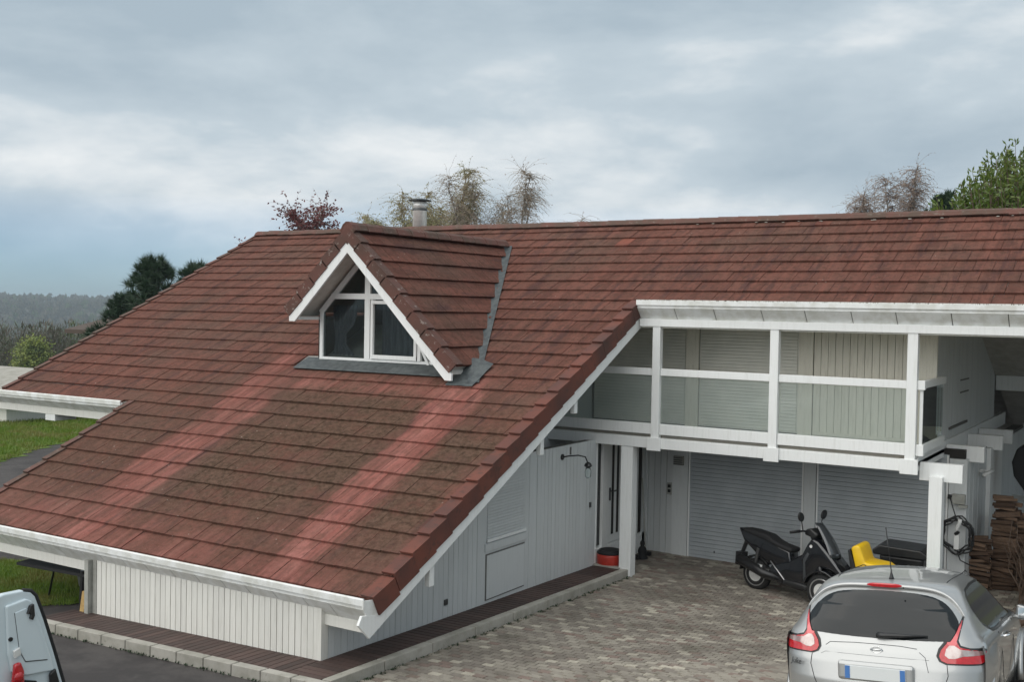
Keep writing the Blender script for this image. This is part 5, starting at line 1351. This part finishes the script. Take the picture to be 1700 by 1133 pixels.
MB().lathe([(.10, .22), (.2, .24), (.28, .32), (.30, .45), (.29, .58), (.27, .66), (.12, .68)], n=28).build('bowl', 'grey_barrel', kg, smooth=True)
for a in range(3): MB().tube([(.15*math.cos(a*2.09), .15*math.sin(a*2.09), .26), (.26*math.cos(a*2.09), .26*math.sin(a*2.09), 0)], .012).build('leg', 'black_plastic', kg)
o = MB().tube([(0, 0, 0), (.1, .02, .34)], .02, 6).build('yellow_board', 'light_wood'); o.location = (-13.36, 9.83, g(-13.3, 9.8)); 
o2 = MB().box(-.06, .10, 0, .03, 0, .36); bpy.data.objects.remove(o); o = MB().hexa([(0, 0, 0), (.09, 0, 0), (.09, .03, 0), (0, .03, 0), (.08, .0, .42), (.17, .0, .42), (.17, .03, .42), (.08, .03, .42)]).build('wooden_board', 'light_wood'); o.location = (-13.40, 9.80, g(-13.3, 9.8)); tag(o, 'short yellow wooden board leaning at the corner of the white wall', 'board')

# ------------------------------------------------------------------ trees
def gen_tree(rn, H, spread, nl, droop, twigs, leaf, up=.6, start=.25, trunk_r=.12, stems=1, leafn=6, tw_len=1.2, tw_r=.011, lean=.0, so=.35, ls=1., ld=.05):
    tr, cr, lf = MB(), MB(), MB()
    for s in range(stems):
        an = s*2.4+rn.uniform(-.3, .3); off = (0 if stems == 1 else so*spread*(.4+.6*rn.random()))
        top = Vector((math.cos(an)*off+lean*H*.2, math.sin(an)*off, H*(1 if s == 0 else rn.uniform(.75, .95))))
        tp = []
        for k in range(9): t = k/8; tp.append(Vector((top.x*t**1.3+rn.uniform(-.05, .05)*H*.12, top.y*t**1.3+rn.uniform(-.05, .05)*H*.12, top.z*t)))
        tr.tube(tp, [trunk_r*(1-.88*k/8)+.006 for k in range(9)], 8)
        for l in range(nl):
            t = start+(1-start)*(l+rn.random())/nl; i = min(7, int(t*8)); b = tp[i].lerp(tp[i+1], t*8-i)
            a = rn.uniform(0, 6.28); Ln = ls*spread*(1.15-t*.75)*rn.uniform(.6, 1.1)
            d = Vector((math.cos(a), math.sin(a), up*rn.uniform(.6, 1.5))).normalized()
            P = [b]; dd = d.copy()
            for k in range(6):
                dd = (dd+Vector((rn.uniform(-.25, .25), rn.uniform(-.25, .25), rn.uniform(-.15, .25)-(droop*ld*k)))).normalized(); P.append(P[-1]+dd*Ln/6)
            tr.tube(P, [max(.008, trunk_r*.42*(1-t*.6)*(1-.85*k/6)) for k in range(7)], 5)
            for q in range(twigs):
                u = rn.uniform(.25, 1); i2 = min(5, int(u*6)); bp = P[i2].lerp(P[i2+1], u*6-i2)
                dv = Vector((rn.uniform(-1, 1), rn.uniform(-1, 1), rn.uniform(-.2, 1)*(1-droop*.6))).normalized(); tl_ = tw_len*rn.uniform(.5, 1.2)
                T = [bp]
                for k in range(4):
                    dv = (dv+Vector((rn.uniform(-.3, .3), rn.uniform(-.3, .3), rn.uniform(-.2, .2)-droop*.75))).normalized(); T.append(T[-1]+dv*tl_/4)
                cr.tube(T, [tw_r, tw_r*.8, tw_r*.6, tw_r*.5, tw_r*.35], 3, cap=False)
                if leaf:
                    for n_ in range(leafn):
                        w_ = rn.random()*4; i3 = min(3, int(w_)); lp = T[i3].lerp(T[i3+1], w_-i3)
                        leaf(lf, rn, lp, T[i3+1]-T[i3])
    return tr, cr, lf
def leaf_small(sz, el=1.6):
    def f(lf, rn, p, d):
        a = Vector((rn.uniform(-1, 1), rn.uniform(-1, 1), rn.uniform(-1, 1))).normalized()*sz*rn.uniform(.6, 1.3); b = a.orthogonal().normalized()*sz*.45
        lf.add([p, p+a*.5*el+b, p+a*el, p+a*.5*el-b], [(0, 1, 2, 3)])
    return f
def place_tree(name, label, cat, loc, gen, mats, group=None):
    t = empty(name, loc); tag(t, label, cat, group)
    tr, cr, lf = gen
    tr.build('trunk', mats[0], t, smooth=True); c = cr.build('crown', mats[1], t)
    if lf.v: lf.build('foliage', mats[2], t)
    return t
rn = random.Random(3)
gd = -.6
TREES = 'trees standing behind the house'
B1 = lambda seed, H, sp, **k: gen_tree(random.Random(seed), H, sp, k.pop('nl', 22), k.pop('droop', .42), k.pop('twigs', 38), k.pop('leaf', leaf_small(.045)), stems=k.pop('stems', 2), start=.3, trunk_r=.10, tw_len=1.1, up=2.3, tw_r=.008, so=.9, ls=.6, ld=.0, **k)
place_tree('birch_tree', 'pale budding birch directly behind the metal chimney', 'tree', (-30.9, 42, gd), B1(11, 11.4, 2.8, leafn=9, stems=8), ('trunk_bark', 'twig', 'birch_leaf'), TREES)
place_tree('birch_tree', 'shorter budding birch at the left edge of the chimney trees', 'tree', (-33.4, 42.5, gd), B1(12, 10.3, 2.4, leafn=9, stems=6), ('trunk_bark', 'twig', 'birch_leaf'), TREES)
place_tree('birch_tree', 'bare grey birch right of the chimney with a dense brown clump', 'tree', (-27.3, 42, gd), B1(13, 11.1, 2.7, leafn=3, twigs=38, stems=8), ('trunk_bark', 'twig', 'birch_catkin'), TREES)
place_tree('birch_tree', 'thin bare birch leaning right, lowest of the chimney birches', 'tree', (-25.1, 42, gd), B1(14, 8.9, 1.9, leafn=2, twigs=18, stems=2, nl=16, lean=.5), ('trunk_bark', 'twig', 'birch_catkin'), TREES)
place_tree('birch_tree', 'purplish bare birch behind the right half of the ridge', 'tree', (-11.5, 50, gd), B1(15, 11.4, 2.5, leafn=7, twigs=46, stems=8), ('trunk_bark', 'twig_purple', 'birch_catkin'), TREES)
# clump in the third birch
m = MB(); c = Vector((-27.0, 41.6, 8.7))
for i in range(420):
    p = c+Vector((rn.gauss(0, .38), rn.gauss(0, .38), rn.gauss(0, .36))); a = Vector((rn.uniform(-.5, .5), rn.uniform(-.5, .5), rn.uniform(-1, 1))).normalized()*.16
    m.add([p, p+a+a.orthogonal()*.06, p+a*1.2], [(0, 1, 2)])
tag(m.build('twig_clump', 'forest_twig'), kind='stuff')
place_tree('plum_tree', 'dark red leaved plum tree behind the left end of the ridge', 'tree', (-30.9, 32, gd), gen_tree(random.Random(24), 7.9, 4.0, 44, .15, 36, leaf_small(.075, 1.4), up=1.1, start=.3, stems=3, trunk_r=.09, leafn=9, tw_len=.9, tw_r=.008), ('trunk_bark', 'twig', 'plum_leaf'), TREES)
def needle_tree(name, label, loc, H, spread, seed, tufts=140, tuft=.32, nn=46, mat='pine_needle', crown_lo=.35, nw=.014, fl=1.):
    rn = random.Random(seed); t = empty(name, loc); tag(t, label, 'tree', TREES)
    tr, lf = MB(), MB(); tr.tube([(0, 0, 0), (rn.uniform(-.2, .2), .1, H*.5), (0, 0, H*.96)], [.16, .12, .03], 8)
    for q in range(tufts):
        h = crown_lo+(1-crown_lo)*rn.random()**.8; a = rn.uniform(0, 6.28)
        rad = spread*(math.sin(min(1, (1-h)*1.25+.12)*1.57))*rn.uniform(.35, 1.0)*(1+.25*math.sin(a*3+seed+h*9))
        e_ = Vector((math.cos(a)*rad, math.sin(a)*rad, h*H+rn.uniform(-.1, .25)))
        if q % 2 == 0: tr.tube([(0, 0, h*H*.9), e_*.55+Vector((0, 0, h*H*.42)), e_], [.035, .022, .01], 4)
        up_ = Vector((math.cos(a)*.5, math.sin(a)*.5, fl)).normalized()
        for n_ in range(nn):
            d = (up_*rn.uniform(-.1, 1.2)+Vector((rn.gauss(0, .6), rn.gauss(0, .6), rn.gauss(0, .5)))).normalized()
            b = e_+d*rn.uniform(0, .10); s = d.orthogonal().normalized()*nw; ln = tuft*rn.uniform(.6, 1.2)
            lf.add([b-s, b+s, b+d*ln], [(0, 1, 2)])
    tr.build('trunk', 'bark_dark', t, smooth=True); lf.build('crown', mat, t); return t
needle_tree('pine_tree', 'dark green pine standing tall beyond the left roof slope', (-54.2, 45, -2.6), 9.5, 3.0, 31, tufts=230, tuft=.55, nn=60, crown_lo=.5, nw=.022)
needle_tree('pine_tree', 'small dark pine tips just above the left roof verge', (-51.0, 45.5, -2.6), 9.2, 2.6, 32, tufts=170, tuft=.5, nn=54, crown_lo=.5, nw=.022)
needle_tree('pine_tree', 'low dark pine at the far left behind the brown roof corner', (-59.2, 46.5, -2.4), 7.0, 2.6, 33, tufts=170, tuft=.5, nn=54, crown_lo=.4, nw=.022)
needle_tree('pine_tree', 'tiny dark pine top peeking over the verge near the ridge', (-47.9, 45, -2.0), 8.9, .9, 34, tufts=60, tuft=.35, nn=40, nw=.022)
needle_tree('pine_tree', 'round dark pine beside the bright green laurel above the ridge', (-8.5, 45, gd), 9.7, 1.6, 35, tufts=330, tuft=.22, nn=44, crown_lo=.6, nw=.018)
def laurel(loc, H, W_, seed, n=15000):
    rn = random.Random(seed); t = empty('laurel_tree', loc); tag(t, 'bright green laurel with upright leaves rising over the right ridge', 'tree', TREES)
    tr, lf = MB(), MB()
    shoots = []
    for q in range(620):
        a = rn.uniform(0, 6.28); rr = W_*math.sqrt(rn.random()); x, y = rr*math.cos(a), rr*math.sin(a)*.8
        top = H*(.84+.16*sm(x, -W_, -.4))*(1-.16*(abs(y)/W_))*rn.uniform(.9, 1.02)
        shoots.append((x, y, top))
    for (x, y, top) in shoots:
        b = Vector((x*.5, y*.5, top*.45)); e_ = Vector((x, y, top)); tr.tube([b*.3, b, e_], [.04, .025, .006], 4)
        for k in range(52):
            u = rn.random()**.6; p = b.lerp(e_, u)+Vector((rn.gauss(0, .05), rn.gauss(0, .05), 0))
            d = Vector((rn.gauss(0, .6), rn.gauss(0, .6), rn.uniform(.2, 1.2))).normalized(); s = d.orthogonal().normalized()*.030; ln = rn.uniform(.12, .20)
            lf.add([p, p+d*ln*.5+s, p+d*ln, p+d*ln*.5-s], [(0, 1, 2, 3)])
    tr.build('trunk', 'bark_dark', t); lf.build('crown', 'laurel_leaf', t)
laurel((-3.5, 30.5, -.5), 9.6, 2.6, 41)
place_tree('willow_tree', 'yellow green budding tree in the valley wood at the far left', 'tree', (-166, 112, terr(-166, 112)-2.2), gen_tree(random.Random(51), 10.2, 4.2, 34, .1, 34, leaf_small(.28, 1.3), up=.9, start=.45, stems=2, trunk_r=.3, leafn=7, tw_len=2.4, tw_r=.03), ('bark_dark', 'forest_twig', 'willow_leaf'))

# valley woods: one mass of bare trees with some green
m, m2 = MB(), MB(); rn = random.Random(77)
def wood_tree(mm, x, y, H, W_, n):
    z = terr(x, y)-.3; mm.add([(x-.15, y, z), (x+.15, y, z), (x, y, z+H*.7)], [(0, 1, 2)])
    for i in range(n):
        a = rn.uniform(0, 6.28); h = rn.uniform(.2, 1); rad = W_*math.sin(min(1., (1-h)*1.5+.15)*1.57)*rn.random()**.5
        p = Vector((x+rad*math.cos(a), y+rad*math.sin(a), z+h*H)); d = Vector((math.cos(a)*.5, math.sin(a)*.5, 1)).normalized(); ln = H*.075*rn.uniform(.5, 1.2); s = Vector((-math.sin(a), math.cos(a), 0))*ln*rn.uniform(.05, .2)
        mm.add([p-s, p+s, p+d*ln], [(0, 1, 2)])
def far_tree(mm, x, y, H, W_, n):
    z = terr(x, y)-1
    for i in range(n):
        a = rn.uniform(0, 6.28); h = rn.uniform(.2, 1); rad = W_*(1-h*.6)*rn.random()**.5
        p = Vector((x+rad*math.cos(a), y+rad*math.sin(a), z+h*H)); u = rn.uniform(2, 4.5); b = rn.uniform(0, 6.28)
        mm.add([p+Vector((math.cos(b)*u, math.sin(b)*u, -u*.3)), p-Vector((math.cos(b)*u, math.sin(b)*u, u*.3)), p+Vector((0, 0, u*1.2))], [(0, 1, 2)])
for i in range(1700):
    az = R_(rn.uniform(-66, -44)); r = 215+rn.random()**1.4*330
    x, y = r*math.sin(az), r*math.cos(az); k = 1+r/500
    wood_tree(m if rn.random() < .8 else m2, x, y, rn.uniform(9, 14), rn.uniform(3, 5)*k**.3, int(260/k))
for i in range(2600):
    az = R_(rn.uniform(-68, -44)); r = 600+rn.random()**.8*1900; x, y = r*math.sin(az), r*math.cos(az)
    far_tree(m if rn.random() < .8 else m2, x, y, rn.uniform(11, 19), rn.uniform(6, 11), 22)
tag(m.build('bare_woodland', 'forest_twig'), kind='stuff'); tag(m2.build('green_woodland', 'forest_green'), kind='stuff')

# neighbours: pale flat roofed shed and a brown roof corner
nb = empty('garden_shed', (-41, 28, -1.0)); tag(nb, 'pale roofed low shed beyond the left end of the gutter', 'shed')
MB().hexa([(-6, -4, 1.50), (3.9, -4, 1.50), (4.6, 1, 2.42), (-6, 1, 2.42), (-6, -4, 1.58), (3.9, -4, 1.58), (4.6, 1, 2.50), (-6, 1, 2.50)]).build('roof', 'kerb_stone', nb)
MB().box(-5.6, 3.3, -3.6, .7, .0, 1.5).build('wall', 'white_board', nb)
nb = empty('neighbouring_house', (-84, 63, -3)); tag(nb, 'brown roofed house whose roof corner shows behind the low pine', 'house')
MB().hexa([(-.2, -3, 4.6), (12, -3, 4.6), (12, 3, 6.7), (3.8, 3, 6.7), (-.2, -3, 4.95), (12, -3, 4.95), (12, 3, 7.05), (3.8, 3, 7.05)]).build('roof', 'bark_dark', nb)
MB().box(3, 11.5, -2, 3, -4, 4.5).build('wall', 'dark_gap', nb)

# ------------------------------------------------------------------ air
hz_ = MB().box(-3100, 3100, -3100, 3100, -75, 17.5).build('haze', None)
hm = bpy.data.materials.new('haze'); hm.use_nodes = True; t = hm.node_tree; t.nodes.clear()
v = t.nodes.new('ShaderNodeVolumePrincipled'); v.inputs['Color'].default_value = (.70, .82, .92, 1); v.inputs['Density'].default_value = .00022; v.inputs['Anisotropy'].default_value = .1
o = t.nodes.new('ShaderNodeOutputMaterial'); t.links.new(v.outputs[0], o.inputs['Volume']); hz_.data.materials.append(hm); tag(hz_, kind='stuff')
# every part under an Empty at the world origin keeps its place; the house Empty moves to its base
hb = Vector((XW, YW, 0))
for ch_ in list(house.children): ch_.matrix_parent_inverse = Matrix.Translation(-hb)
house.location = hb
